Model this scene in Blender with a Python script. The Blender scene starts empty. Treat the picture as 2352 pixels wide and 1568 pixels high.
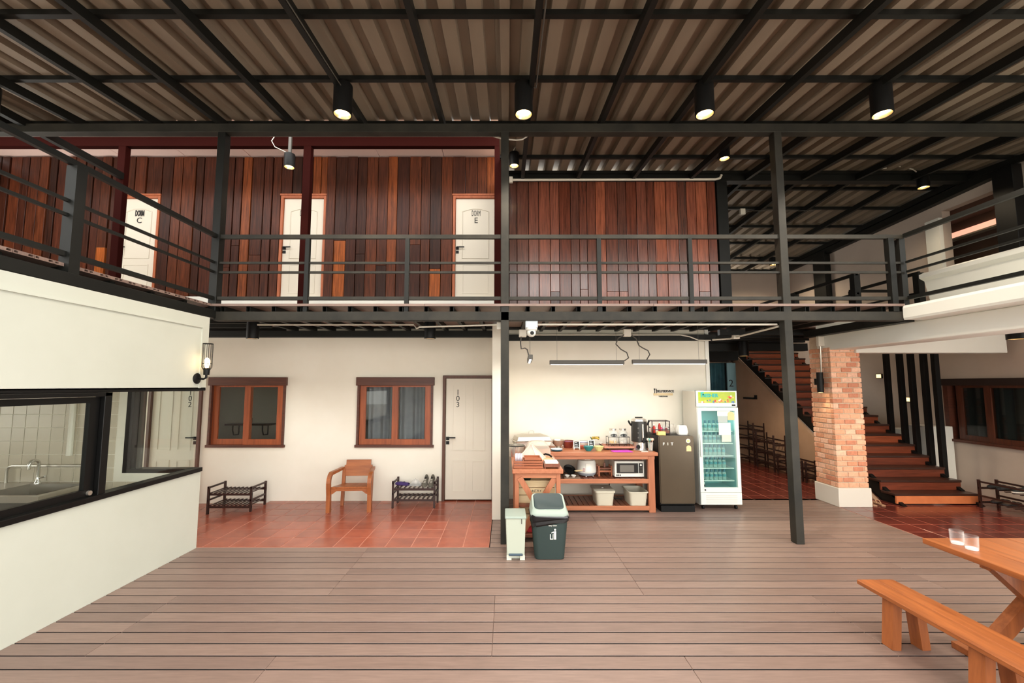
import bpy, bmesh, math, random
from mathutils import Matrix, Vector, Euler
R = math.radians
sc = bpy.context.scene
COL = sc.collection
rnd = random.Random(7)

# ---------------------------------------------------------------- camera, world, exposure
cd = bpy.data.cameras.new('camera'); cam = bpy.data.objects.new('camera', cd); COL.objects.link(cam)
cam.location = (0, 0, 1.85); cam.rotation_euler = (R(90 + 4.88), 0, 0)
cd.sensor_width = 36; cd.lens = 15.0; cd.shift_x = 13 / 2352; cd.shift_y = 17.4 / 2352; cd.clip_end = 200
sc.camera = cam
w = bpy.data.worlds.new('sky'); sc.world = w; w.use_nodes = True
wn = w.node_tree; wb = wn.nodes['Background']
tc = wn.nodes.new('ShaderNodeTexCoord'); sx = wn.nodes.new('ShaderNodeSeparateXYZ'); wr = wn.nodes.new('ShaderNodeValToRGB')
wn.links.new(tc.outputs['Generated'], sx.inputs[0]); wn.links.new(sx.outputs['Z'], wr.inputs[0]); wn.links.new(wr.outputs[0], wb.inputs[0])
wr.color_ramp.elements[0].position = 0.0; wr.color_ramp.elements[0].color = (0.86, 0.83, 0.76, 1)
wr.color_ramp.elements[1].position = 0.35; wr.color_ramp.elements[1].color = (1.0, 0.99, 0.96, 1)
wb.inputs[1].default_value = 6.5
sc.view_settings.view_transform = 'Standard'; sc.view_settings.look = 'None'
sc.view_settings.exposure = 0.1; sc.view_settings.gamma = 1.0; sc.view_settings.use_curve_mapping = False
sc.cycles.use_denoising = True
sc.cycles.max_bounces = 10; sc.cycles.transparent_max_bounces = 16

# ---------------------------------------------------------------- helpers
def lin(c):
    return tuple((x / 12.92 if x <= .04045 else ((x + .055) / 1.055) ** 2.4) for x in (v / 255 for v in c))

class MB:
    def __init__(s): s.v = []; s.f = []
    def add(s, vs, fs):
        n = len(s.v); s.v += [tuple(v) for v in vs]; s.f += [tuple(i + n for i in f) for f in fs]; return s
    def box(s, x0, x1, y0, y1, z0, z1, M=None):
        vs = [Vector((x, y, z)) for z in (z0, z1) for y in (y0, y1) for x in (x0, x1)]
        if M: vs = [M @ v for v in vs]
        return s.add(vs, [(0, 2, 3, 1), (4, 5, 7, 6), (0, 1, 5, 4), (2, 6, 7, 3), (0, 4, 6, 2), (1, 3, 7, 5)])
    def bar(s, p, q, w_, h_, up=(0, 0, 1)):
        p = Vector(p); q = Vector(q); d = (q - p).normalized(); u = Vector(up)
        sd_ = d.cross(u).normalized(); u = sd_.cross(d).normalized(); a = sd_ * w_ / 2; b = u * h_ / 2
        vs = [p - a - b, p + a - b, p + a + b, p - a + b, q - a - b, q + a - b, q + a + b, q - a + b]
        return s.add(vs, [(0, 1, 2, 3), (7, 6, 5, 4), (0, 4, 5, 1), (1, 5, 6, 2), (2, 6, 7, 3), (3, 7, 4, 0)])
    def tube(s, pts, r, n=8):
        pts = [Vector(p) for p in pts]; N = len(pts); rings = []
        t0 = (pts[1] - pts[0]).normalized(); u = t0.orthogonal().normalized()
        for i, p in enumerate(pts):
            t = (pts[min(i + 1, N - 1)] - pts[max(i - 1, 0)]).normalized()
            u = (u - t * u.dot(t)).normalized(); b = t.cross(u)
            rr = r[i] if isinstance(r, (list, tuple)) else r
            rings.append([p + (u * math.cos(2 * math.pi * k / n) + b * math.sin(2 * math.pi * k / n)) * rr for k in range(n)])
        vs = [v for g in rings for v in g]
        fs = [(i * n + k, i * n + (k + 1) % n, (i + 1) * n + (k + 1) % n, (i + 1) * n + k) for i in range(N - 1) for k in range(n)]
        fs += [tuple(reversed(range(n))), tuple((N - 1) * n + k for k in range(n))]
        return s.add(vs, fs)
    def lathe(s, prof, n=20, c=(0, 0, 0), M=None):
        # profile of (radius, z); a closed profile is the caller's business
        vs = []; fs = []
        for r_, z in prof:
            for k in range(n):
                a = 2 * math.pi * k / n
                v = Vector((r_ * math.cos(a), r_ * math.sin(a), z))
                if M: v = M @ v
                vs.append(v + Vector(c))
        for i in range(len(prof) - 1):
            for k in range(n):
                fs.append((i * n + k, i * n + (k + 1) % n, (i + 1) * n + (k + 1) % n, (i + 1) * n + k))
        return s.add(vs, fs)
    def prism(s, poly, axis, a, b):
        def P(p, t):
            return {'x': (t, p[0], p[1]), 'y': (p[0], t, p[1]), 'z': (p[0], p[1], t)}[axis]
        n = len(poly)
        vs = [P(p, a) for p in poly] + [P(p, b) for p in poly]
        fs = [tuple(range(n)), tuple(reversed(range(n, 2 * n)))] + [(i, i + n, (i + 1) % n + n, (i + 1) % n) for i in range(n)]
        return s.add(vs, fs)
    def grid(s, rows, closed=False):
        m = len(rows[0]); vs = [v for r_ in rows for v in r_]; fs = []
        for i in range(len(rows) - 1):
            for k in range(m if closed else m - 1):
                fs.append((i * m + k, i * m + (k + 1) % m, (i + 1) * m + (k + 1) % m, (i + 1) * m + k))
        return s.add(vs, fs)
    def mesh(s, name, m, bevel=0, smooth=False, seg=1):
        me = bpy.data.meshes.new(name); bm = bmesh.new()
        bv = [bm.verts.new(v) for v in s.v]
        for f in s.f:
            try: bm.faces.new([bv[i] for i in f])
            except ValueError: pass
        if smooth: bmesh.ops.remove_doubles(bm, verts=bm.verts, dist=1e-6)
        bmesh.ops.recalc_face_normals(bm, faces=bm.faces)
        if bevel:
            bmesh.ops.bevel(bm, geom=[e for e in bm.edges if len(e.link_faces) == 2 and e.calc_face_angle() > .5],
                            offset=bevel, segments=seg, affect='EDGES', clamp_overlap=True)
        bm.to_mesh(me); bm.free()
        if m: me.materials.append(m)
        if smooth:
            me.shade_smooth(); me.set_sharp_from_angle(angle=R(38))
        return me
    def build(s, name, m, parent=None, bevel=0, smooth=False, local=False, seg=1):
        if parent is not None and not local:
            off = wloc(parent); s.v = [(v[0] - off.x, v[1] - off.y, v[2] - off.z) for v in s.v]
        return link(name, s.mesh(name, m, bevel, smooth, seg), parent)

def wloc(o):
    t = Vector((0, 0, 0))
    while o is not None: t += o.location; o = o.parent
    return t
def link(name, data, parent=None):
    o = bpy.data.objects.new(name, data); COL.objects.link(o); o.parent = parent; return o
def piece(name, me, parent, loc, scale=(1, 1, 1), rot=(0, 0, 0)):
    o = link(name, me, parent); o.location = loc; o.scale = scale; o.rotation_euler = rot; return o
def tag(o, label, cat, group=None):
    o['label'] = label; o['category'] = cat
    if group: o['group'] = group
    return o
def thing(name, label, cat, loc=(0, 0, 0), rz=0, group=None):
    o = bpy.data.objects.new(name, None); COL.objects.link(o); o.empty_display_size = .1
    o.location = loc; o.rotation_euler = (0, 0, rz); return tag(o, label, cat, group)
def struct(name, mb=None, m=None, **k):
    o = mb.build(name, m, **k) if mb else thing_empty(name)
    o['kind'] = 'structure'; return o
def thing_empty(name):
    o = bpy.data.objects.new(name, None); COL.objects.link(o); o.empty_display_size = .1; return o
def copy_tree(o, parent=None):
    c = o.copy(); COL.objects.link(c); c.parent = parent
    for ch in list(o.children): copy_tree(ch, c)
    return c
def text(s, name, size, m, parent, loc, rot=(R(90), 0, 0), ext=.0015, align='CENTER', sp=1.0, off=0):
    cu = bpy.data.curves.new(name, 'FONT'); cu.body = s; cu.size = size; cu.extrude = ext; cu.align_x = align; cu.align_y = 'CENTER'
    cu.space_character = sp; cu.offset = off; cu.materials.append(m); cu.resolution_u = 3; cu.space_line = .85
    tmp = bpy.data.objects.new('tmp', cu); COL.objects.link(tmp); bpy.context.view_layer.update()
    me = bpy.data.meshes.new_from_object(tmp.evaluated_get(bpy.context.evaluated_depsgraph_get())); me.name = name
    bpy.data.objects.remove(tmp); bpy.data.curves.remove(cu)
    o = link(name, me, parent); o.location = Vector(loc) - (wloc(parent) if parent else Vector()); o.rotation_euler = rot; return o
def wall_mesh(axis, p0, p1, a0, a1, z0, z1, holes=()):
    """one connected slab with rectangular holes; axis 'y': spans x=a0..a1 between y=p0..p1; axis 'x': spans y"""
    A = sorted({a0, a1} | {h[0] for h in holes} | {h[1] for h in holes}); Z_ = sorted({z0, z1} | {h[2] for h in holes} | {h[3] for h in holes})
    A = [a for a in A if a0 <= a <= a1]; Z_ = [z for z in Z_ if z0 <= z <= z1]
    solid = lambda i, k: 0 <= i < len(A) - 1 and 0 <= k < len(Z_) - 1 and not any(
        h[0] < (A[i] + A[i + 1]) / 2 < h[1] and h[2] < (Z_[k] + Z_[k + 1]) / 2 < h[3] for h in holes)
    mb = MB(); idx = {}
    def V(i, k, s):
        if (i, k, s) not in idx:
            p = p0 if s == 0 else p1
            idx[(i, k, s)] = len(mb.v); mb.v.append((A[i], p, Z_[k]) if axis == 'y' else (p, A[i], Z_[k]))
        return idx[(i, k, s)]
    for i in range(len(A) - 1):
        for k in range(len(Z_) - 1):
            if not solid(i, k): continue
            for s in (0, 1): mb.f.append((V(i, k, s), V(i + 1, k, s), V(i + 1, k + 1, s), V(i, k + 1, s)))
            for (di, dk, q) in ((-1, 0, ((i, k), (i, k + 1))), (1, 0, ((i + 1, k), (i + 1, k + 1))), (0, -1, ((i, k), (i + 1, k))), (0, 1, ((i, k + 1), (i + 1, k + 1)))):
                if not solid(i + di, k + dk):
                    (a, b), (c, d) = q; mb.f.append((V(a, b, 0), V(c, d, 0), V(c, d, 1), V(a, b, 1)))
    return mb
def arc(cx, cz, r, a0, a1, n=8): return [(cx + r * math.cos(R(a0 + (a1 - a0) * i / n)), cz + r * math.sin(R(a0 + (a1 - a0) * i / n))) for i in range(n + 1)]

# ---------------------------------------------------------------- materials
MATS = {}
def mat(name, c, rough=.5, metal=0.0, c2=None, scale=8.0, stretch=(1, 1, 1), var=0.0, bump=0.0, emit=None, es=0, detail=4, spec=.5, hue=0.0, coat=0):
    if name in MATS: return MATS[name]
    m = bpy.data.materials.new(name); m.use_nodes = True; nt = m.node_tree; N = nt.nodes; L = nt.links; b = N['Principled BSDF']
    b.inputs['Roughness'].default_value = rough; b.inputs['Metallic'].default_value = metal; b.inputs['Specular IOR Level'].default_value = spec
    b.inputs['Coat Weight'].default_value = coat; b.inputs['Coat Roughness'].default_value = .25
    col = (*lin(c), 1); b.inputs['Base Color'].default_value = col
    out = None
    if c2 or bump:
        t = N.new('ShaderNodeTexCoord'); oi = N.new('ShaderNodeObjectInfo')
        ad = N.new('ShaderNodeVectorMath'); ad.operation = 'MULTIPLY_ADD'
        sc_ = N.new('ShaderNodeVectorMath'); sc_.operation = 'SCALE'; L.new(oi.outputs['Random'], sc_.inputs['Scale']); sc_.inputs[0].default_value = (37.1, 91.7, 53.3)
        L.new(t.outputs['Object'], ad.inputs[0]); ad.inputs[1].default_value = stretch; L.new(sc_.outputs[0], ad.inputs[2])
        nz = N.new('ShaderNodeTexNoise'); nz.inputs['Scale'].default_value = scale; nz.inputs['Detail'].default_value = detail; nz.inputs['Roughness'].default_value = .6
        L.new(ad.outputs[0], nz.inputs['Vector'])
        if c2:
            rp = N.new('ShaderNodeValToRGB'); rp.color_ramp.elements[0].position = .32; rp.color_ramp.elements[1].position = .68
            rp.color_ramp.elements[0].color = col; rp.color_ramp.elements[1].color = (*lin(c2), 1)
            L.new(nz.outputs['Fac'], rp.inputs[0]); out = rp.outputs[0]
        if bump:
            bp = N.new('ShaderNodeBump'); bp.inputs['Strength'].default_value = bump; bp.inputs['Distance'].default_value = .02
            L.new(nz.outputs['Fac'], bp.inputs['Height']); L.new(bp.outputs[0], b.inputs['Normal'])
    if var or hue:
        oi2 = N.new('ShaderNodeObjectInfo'); hs = N.new('ShaderNodeHueSaturation')
        mr = N.new('ShaderNodeMapRange'); mr.inputs['To Min'].default_value = 1 - var; mr.inputs['To Max'].default_value = 1 + var
        L.new(oi2.outputs['Random'], mr.inputs['Value']); L.new(mr.outputs[0], hs.inputs['Value'])
        if hue:
            mh = N.new('ShaderNodeMath'); mh.operation = 'MULTIPLY'; mh.inputs[1].default_value = 7.31; L.new(oi2.outputs['Random'], mh.inputs[0])
            fr = N.new('ShaderNodeMath'); fr.operation = 'FRACT'; L.new(mh.outputs[0], fr.inputs[0])
            m2 = N.new('ShaderNodeMapRange'); m2.inputs['To Min'].default_value = .5 - hue; m2.inputs['To Max'].default_value = .5 + hue
            L.new(fr.outputs[0], m2.inputs['Value']); L.new(m2.outputs[0], hs.inputs['Hue'])
        if out: L.new(out, hs.inputs['Color'])
        else: hs.inputs['Color'].default_value = col
        out = hs.outputs[0]
    if out: L.new(out, b.inputs['Base Color'])
    if emit: b.inputs['Emission Color'].default_value = (*lin(emit), 1); b.inputs['Emission Strength'].default_value = es
    MATS[name] = m; return m
def plank_mat(name, cols, rough, stretch, gs=3.0, gamt=.35, bump=.15, coat=0, spec=.5, cior=1.5):
    """boards of mixed colour: each board draws its own tone from the ramp, plus long grain"""
    m = bpy.data.materials.new(name); m.use_nodes = True; nt = m.node_tree; N = nt.nodes; L = nt.links; b = N['Principled BSDF']
    b.inputs['Roughness'].default_value = rough; b.inputs['Coat Weight'].default_value = coat; b.inputs['Coat Roughness'].default_value = .27; b.inputs['Coat IOR'].default_value = cior; b.inputs['Specular IOR Level'].default_value = spec
    oi = N.new('ShaderNodeObjectInfo'); rp = N.new('ShaderNodeValToRGB'); rp.color_ramp.interpolation = 'CONSTANT'
    while len(rp.color_ramp.elements) < len(cols): rp.color_ramp.elements.new(.5)
    for i, c in enumerate(cols): rp.color_ramp.elements[i].position = i / len(cols); rp.color_ramp.elements[i].color = (*lin(c), 1)
    L.new(oi.outputs['Random'], rp.inputs[0])
    if coat:   # varnish worn differently from board to board
        m1 = N.new('ShaderNodeMath'); m1.operation = 'MULTIPLY'; m1.inputs[1].default_value = 9.73; L.new(oi.outputs['Random'], m1.inputs[0])
        m2 = N.new('ShaderNodeMath'); m2.operation = 'FRACT'; L.new(m1.outputs[0], m2.inputs[0])
        m3 = N.new('ShaderNodeMapRange'); m3.inputs['To Min'].default_value = .3; m3.inputs['To Max'].default_value = coat; L.new(m2.outputs[0], m3.inputs['Value']); L.new(m3.outputs[0], b.inputs['Coat Weight'])
    t = N.new('ShaderNodeTexCoord'); sc_ = N.new('ShaderNodeVectorMath'); sc_.operation = 'SCALE'; sc_.inputs[0].default_value = (37.1, 91.7, 53.3); L.new(oi.outputs['Random'], sc_.inputs['Scale'])
    ad = N.new('ShaderNodeVectorMath'); ad.operation = 'MULTIPLY_ADD'; L.new(t.outputs['Object'], ad.inputs[0]); ad.inputs[1].default_value = stretch; L.new(sc_.outputs[0], ad.inputs[2])
    nz = N.new('ShaderNodeTexNoise'); nz.inputs['Scale'].default_value = gs; nz.inputs['Detail'].default_value = 6; nz.inputs['Roughness'].default_value = .65; L.new(ad.outputs[0], nz.inputs['Vector'])
    mr = N.new('ShaderNodeMapRange'); mr.inputs['From Min'].default_value = .3; mr.inputs['From Max'].default_value = .7; mr.inputs['To Min'].default_value = 1 - gamt; mr.inputs['To Max'].default_value = 1 + gamt; L.new(nz.outputs['Fac'], mr.inputs['Value'])
    hs = N.new('ShaderNodeHueSaturation'); L.new(rp.outputs[0], hs.inputs['Color']); L.new(mr.outputs[0], hs.inputs['Value']); L.new(hs.outputs[0], b.inputs['Base Color'])
    bp = N.new('ShaderNodeBump'); bp.inputs['Strength'].default_value = bump; bp.inputs['Distance'].default_value = .01; L.new(nz.outputs['Fac'], bp.inputs['Height']); L.new(bp.outputs[0], b.inputs['Normal'])
    MATS[name] = m; return m
def glass_pane(name, tint=(1, 1, 1), refl=1.0):
    m = bpy.data.materials.new(name); m.use_nodes = True; nt = m.node_tree; N = nt.nodes; L = nt.links
    N.remove(N['Principled BSDF']); tr = N.new('ShaderNodeBsdfTransparent'); gl = N.new('ShaderNodeBsdfGlossy'); mx = N.new('ShaderNodeMixShader'); fr = N.new('ShaderNodeFresnel')
    tr.inputs[0].default_value = (*tint, 1); gl.inputs['Roughness'].default_value = .02; fr.inputs[0].default_value = 1.5
    ge = N.new('ShaderNodeNewGeometry'); iv = N.new('ShaderNodeMath'); iv.operation = 'SUBTRACT'; iv.inputs[0].default_value = refl; L.new(ge.outputs['Backfacing'], iv.inputs[1]); iv.use_clamp = True
    mu = N.new('ShaderNodeMath'); mu.operation = 'MULTIPLY'; L.new(iv.outputs[0], mu.inputs[1]); L.new(fr.outputs[0], mu.inputs[0]); L.new(mu.outputs[0], mx.inputs[0])
    L.new(tr.outputs[0], mx.inputs[1]); L.new(gl.outputs[0], mx.inputs[2]); L.new(mx.outputs[0], N['Material Output'].inputs[0]); return m
def glass_solid(name, c=(255, 255, 255), alpha=.18, amax=None):
    """thin clear plastic or glass vessel: mostly see-through with a strong edge reflection"""
    m = bpy.data.materials.new(name); m.use_nodes = True; nt = m.node_tree; N = nt.nodes; L = nt.links
    p = N['Principled BSDF']; p.inputs['Base Color'].default_value = (*lin(c), 1); p.inputs['Roughness'].default_value = .08
    tr = N.new('ShaderNodeBsdfTransparent'); mx = N.new('ShaderNodeMixShader'); lw = N.new('ShaderNodeLayerWeight'); lw.inputs[0].default_value = .35
    mr = N.new('ShaderNodeMapRange'); mr.inputs['To Min'].default_value = alpha; mr.inputs['To Max'].default_value = amax or min(.85, .35 + alpha); L.new(lw.outputs['Facing'], mr.inputs['Value'])
    L.new(mr.outputs[0], mx.inputs[0]); L.new(tr.outputs[0], mx.inputs[1]); L.new(p.outputs[0], mx.inputs[2]); L.new(mx.outputs[0], N['Material Output'].inputs[0]); return m

M_white = mat('plaster_cream', (232, 226, 212), .75, c2=(226, 219, 203), scale=1.2, bump=.03)
M_whitel = mat('plaster_left_shaded', (196, 199, 188), .75, c2=(190, 193, 181), scale=1.2, bump=.03)  # left wall's plaster in a darker tone, its shade put into the colour
M_white2 = mat('plaster_grey', (192, 177, 164), .8, c2=(184, 168, 155), scale=1.5, bump=.05)
M_brownwall = mat('plaster_tan', (178, 148, 124), .85, c2=(168, 138, 114), scale=2, bump=.08)
M_trimw = mat('white_paint', (228, 228, 220), .5)
M_ceil = mat('soffit_board', (238, 208, 198), .8)
M_steel = mat('black_steel', (14, 15, 13), .5, c2=(21, 22, 19), scale=3, spec=.3, detail=8)
M_steel2 = mat('worn_black_steel', (30, 29, 25), .55, c2=(48, 45, 38), spec=.3, scale=4, stretch=(1, 1, 1), detail=10)
M_black = mat('matt_black', (13, 13, 13), .5, spec=.25)
M_redsteel = mat('oxblood_paint', (44, 12, 9), .75, spec=.05)
M_deck = plank_mat('deck_composite', [(126, 104, 94), (132, 110, 100), (121, 100, 91), (129, 107, 97)], .42, (1.2, 14, 14), 4.0, .16, .12)
M_gap = mat('deck_underside_gap_shade', (30, 28, 28), .9)
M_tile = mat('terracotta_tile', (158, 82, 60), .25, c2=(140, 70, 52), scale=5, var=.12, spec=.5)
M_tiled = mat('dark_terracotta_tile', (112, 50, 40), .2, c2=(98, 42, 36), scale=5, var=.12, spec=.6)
M_grout = mat('pink_grout', (190, 128, 106), .8)
M_woodL = plank_mat('old_dark_boards', [(62, 30, 18), (70, 35, 20), (54, 27, 17), (84, 42, 23), (142, 74, 31), (57, 28, 18), (65, 32, 19), (80, 39, 22), (46, 24, 16), (74, 37, 22), (50, 26, 17), (112, 57, 27), (60, 30, 20), (68, 34, 22)], .4, (14, 14, .8), 2.6, .6, .25, spec=.2)
M_woodR = plank_mat('old_red_boards', [(112, 60, 43), (88, 49, 37), (132, 71, 50), (102, 55, 40), (72, 41, 32), (142, 78, 54), (118, 64, 46), (98, 49, 33)], .22, (14, 14, .8), 2.6, .5, .22, coat=1, cior=1.75)
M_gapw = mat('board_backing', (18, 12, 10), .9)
M_roof = mat('roof_sheet_grey', (138, 123, 105), .55, c2=(122, 108, 92), scale=3, detail=8, stretch=(1, .2, 1))
M_doorw = mat('door_white', (214, 206, 190), .45)
M_frameb = mat('door_frame_brown', (92, 56, 40), .5, c2=(78, 46, 33), scale=6, stretch=(4, 4, .6))
M_frameo = mat('door_frame_orange', (176, 96, 56), .5, c2=(150, 78, 44), scale=6, stretch=(4, 4, .6))
M_teak = mat('teak', (172, 100, 52), .36, c2=(136, 74, 36), scale=3, stretch=(9, .7, 9), detail=6, bump=.04)
M_teakx = mat('teak_x', (174, 102, 54), .4, c2=(142, 78, 40), scale=3, stretch=(.7, 9, 9), detail=6, bump=.04)
M_teakz = mat('teak_z', (170, 98, 52), .4, c2=(136, 74, 36), scale=3, stretch=(9, 9, .7), detail=6, bump=.04)
M_salmon = mat('table_timber', (186, 118, 82), .42, c2=(164, 98, 64), scale=3, stretch=(.8, 9, 9), detail=6, bump=.03)
M_salmony = mat('table_timber_y', (184, 114, 80), .42, c2=(160, 95, 62), scale=3, stretch=(9, .8, 9), detail=6, bump=.03)
M_salmonz = mat('table_timber_z', (184, 114, 80), .42, c2=(160, 95, 62), scale=3, stretch=(9, 9, .8), detail=6, bump=.03)
M_shelf = mat('shelf_slat', (128, 72, 48), .4, c2=(106, 58, 38), scale=3, stretch=(9, .8, 9), bump=.03)
M_winw = mat('window_timber_z', (160, 82, 44), .4, c2=(128, 62, 32), scale=3, stretch=(9, 9, .7), bump=.03)
M_winwx = mat('window_timber_x', (150, 76, 42), .4, c2=(122, 58, 31), scale=3, stretch=(.7, 9, 9), bump=.03)
M_winhead = mat('window_head', (92, 48, 32), .45, c2=(70, 36, 25), scale=3, stretch=(.7, 9, 9))
M_stair = plank_mat('stair_timber', [(134, 64, 38), (112, 52, 32), (150, 74, 44), (122, 58, 35), (104, 48, 30)], .35, (1, 12, 12), 3.0, .35, .15)
M_step1 = mat('first_riser_orange', (214, 126, 76), .45, c2=(198, 112, 66), scale=6)
M_tread = mat('tread_dark', (62, 36, 27), .35, c2=(50, 29, 22), scale=3, stretch=(.8, 9, 9))
M_brick = plank_mat('brick_orange', [(228, 172, 138), (234, 182, 150), (216, 154, 120), (240, 194, 166), (206, 138, 108), (230, 176, 144)], .8, (6, 6, 6), 4.0, .16, .3)
M_mortar = mat('mortar', (214, 194, 170), .9, c2=(200, 178, 154), scale=20)
M_plinth = mat('plinth_white', (226, 220, 208), .7)
M_glass = glass_pane('window_glass', (.93, .96, .95))
M_glassd = glass_pane('dark_window_glass', (.75, .78, .76))
M_alu = mat('black_aluminium', (12, 12, 12), .4, spec=.25)
M_chrome = mat('stainless', (196, 190, 180), .34, .85)
M_chromeb = mat('polished_steel', (216, 212, 204), .16, .85)
M_pvc = mat('white_pvc', (226, 220, 206), .4)
M_grey = mat('dark_grey_metal', (78, 74, 68), .5)
M_led = mat('led_tube', (255, 255, 255), .5, emit=(245, 248, 255), es=6)
M_bulb = mat('warm_bulb', (255, 240, 210), .5, emit=(255, 214, 150), es=14)
M_refl = mat('lamp_reflector', (240, 220, 180), .25, .6)
M_curtain = mat('curtain_grey', (120, 118, 122), .9, c2=(100, 100, 106), scale=3)
M_curtaind = mat('curtain_dark', (52, 56, 58), .9)
M_curtainb = mat('curtain_teal', (58, 104, 116), .8, c2=(40, 76, 88), scale=3)
M_tilew = mat('kitchen_wall_tile', (196, 184, 164), .25, var=.03)
M_groutw = mat('kitchen_grout', (160, 150, 134), .8)
M_rack = mat('rack_dark_wood', (52, 26, 20), .4, c2=(40, 21, 17), scale=5)
M_text = mat('sign_black', (28, 26, 26), .6)
M_textw = mat('print_white', (238, 236, 226), .6)
M_room = mat('room_wall', (206, 196, 180), .85)
# ================================================================ SETTING
def zr(y): return 5.27 + .094 * (y - 5.16)          # underside of the front roof's purlins
def zr2(y): return zr(7.2) - .04 * (y - 7.2)        # the rear roof falls away gently
RAFT = [-8.3, -7.36, -6.43, -5.5, -4.53, -3.67, -2.78, -1.84, -.82, .277, 1.217, 2.158, 3.137, 4.106, 5.074, 5.99, 6.95, 7.9]

# ground beyond the deck
g = struct('ground', MB().box(-30, 30, -30, -5.0, -.2, -.06), mat('courtyard_concrete', (176, 168, 154), .8, c2=(160, 152, 138), scale=1))
# deck
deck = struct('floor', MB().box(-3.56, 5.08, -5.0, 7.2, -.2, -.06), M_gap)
pm = {}
def board_mesh(L_):
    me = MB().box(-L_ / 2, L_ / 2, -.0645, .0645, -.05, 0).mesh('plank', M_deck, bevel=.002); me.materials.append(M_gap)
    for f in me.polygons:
        if abs(f.normal.y) > .9: f.material_index = 1      # edges painted dark, standing in for shade in the gaps
    return me
def deck_board(x0, x1, y1):
    L_ = round(x1 - x0 - .0015, 3)
    if L_ not in pm: pm[L_] = board_mesh(L_)
    piece('plank', pm[L_], deck, ((x0 + x1) / 2, y1 - .0705, 0))
y = 5.075; k = 0
while y > -1.2:
    xs = [-3.55, -1.58, 1.22, 4.02, 5.08] if k % 14 < 8 else [-3.55, -2.9, -.1, 2.7, 5.08]
    for a, b in zip(xs, xs[1:]): deck_board(a, b, y)
    y -= .141; k += 1
y = 5.075 + .141
while y < 7.2:
    for a, b in ((-.19, 1.22), (1.22, 4.02), (4.02, 5.08)): deck_board(a, b, y)
    y += .141
# tiled floors, every tile its own piece
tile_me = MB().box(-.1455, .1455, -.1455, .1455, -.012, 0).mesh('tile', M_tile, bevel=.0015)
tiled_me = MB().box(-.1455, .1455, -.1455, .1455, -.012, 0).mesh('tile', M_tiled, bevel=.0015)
def tiles(root, me, x0, nx, y0, ny, z, ok=lambda x, y: True, step=.3):
    for i in range(nx):
        for j in range(ny):
            cx, cy = x0 + (i + .5) * step, y0 + (j + .5) * step
            if ok(cx, cy): piece('tile', me, root, (cx, cy, z))
fl = struct('floor_left', MB().box(-3.8, -.2, 5.08, 7.2, -.12, -.002), M_grout)
tiles(fl, tile_me, -3.8, 12, 5.085, 7, 0, ok=lambda x, y: y < 7.06)
fp = struct('floor_passage', MB().box(-8, -3.8, 5.06, 7.2, -.16, -.042), M_grout)
tiles(fp, tile_me, -8, 14, 5.085, 7, -.04, ok=lambda x, y: y < 7.06)
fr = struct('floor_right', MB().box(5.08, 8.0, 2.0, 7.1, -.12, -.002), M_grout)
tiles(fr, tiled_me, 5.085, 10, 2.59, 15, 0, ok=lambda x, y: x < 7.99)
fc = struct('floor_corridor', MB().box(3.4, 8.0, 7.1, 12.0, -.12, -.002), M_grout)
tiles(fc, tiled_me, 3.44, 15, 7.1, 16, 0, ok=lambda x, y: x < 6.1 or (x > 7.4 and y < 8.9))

# ---- lower walls
struct('wall_left', wall_mesh('x', -3.68, -3.55, -6.0, 5.06, -.06, 2.66, holes=[(1.0, 5.07, .86, 1.815)]), M_whitel)
t1 = struct('trim_1'); 
MB().box(-3.55, -3.538, .5, 4.96, 2.52, 2.545).build('moulding', M_whitel, t1)
MB().box(-3.55, -3.538, 4.935, 4.96, 1.82, 2.52).build('moulding', M_whitel, t1)
wk = struct('wall_kitchen_rear', wall_mesh('y', 4.94, 5.06, -8, -3.68, -.1, 2.64, holes=[(-4.36, -3.67, .86, 1.815)]), M_white)
tk = MB().box(-.072, .072, -.006, 0, -.072, .072).mesh('tile', M_tilew, bevel=.002)
for i in range(21):
    for j in range(12):
        cx, cz = -7.0 + .15 * i + .075, .47 + .15 * j + .075
        if cx > -4.44 and .86 - .1 < cz < 1.95: continue
        piece('tile', tk, wk, (cx, 4.94, cz))
struct('wall_kitchen_far', wall_mesh('x', -8.1, -8.0, -6, 4.94, -.1, 2.6, holes=[(2.0, 3.4, .9, 1.9)]), M_white)
struct('floor_kitchen', MB().box(-8, -3.68, -6, 4.94, -.12, -.02), mat('kitchen_floor', (150, 130, 112), .5))
struct('ceiling_kitchen', MB().box(-8, -3.68, -6, 4.94, 2.6, 2.64), M_trimw)
struct('wall_back', wall_mesh('y', 7.05, 7.2, -8, -.2, -.1, 2.812, holes=[(-4.86, -3.62, .86, 1.97), (-2.44, -1.2, .86, 1.97), (-1.04, -.2, -.2, 2.01), (-5.86, -4.98, -.2, 2.01)]), M_white)
struct('wall_partition', MB().box(-.2, -.075, 6.09, 7.2, 0, 2.735), M_white)
struct('wall_kitchenette', MB().box(-.075, 3.36, 7.2, 7.35, -.03, 2.79), M_white)
struct('trim_2', MB().box(3.36, 3.42, 7.18, 7.37, -.03, 2.79), M_trimw)
struct('wall_corridor_side', MB().box(3.30, 3.42, 7.37, 12.0, -.03, 2.82), M_white)
struct('wall_corridor_end', wall_mesh('y', 11.25, 11.4, 3.42, 6.0, -.03, 2.7, holes=[(5.3, 5.99, -.05, 2.5)]), M_white2)
struct('wall_corridor_back', MB().box(3.42, 6.0, 11.44, 11.5, -.03, 2.8), M_curtaind)
struct('wall_under_stair', MB().prism([(7.12, 0), (11.4, 0), (11.4, 2.75)], 'x', 5.99, 6.06), M_brownwall)
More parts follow.
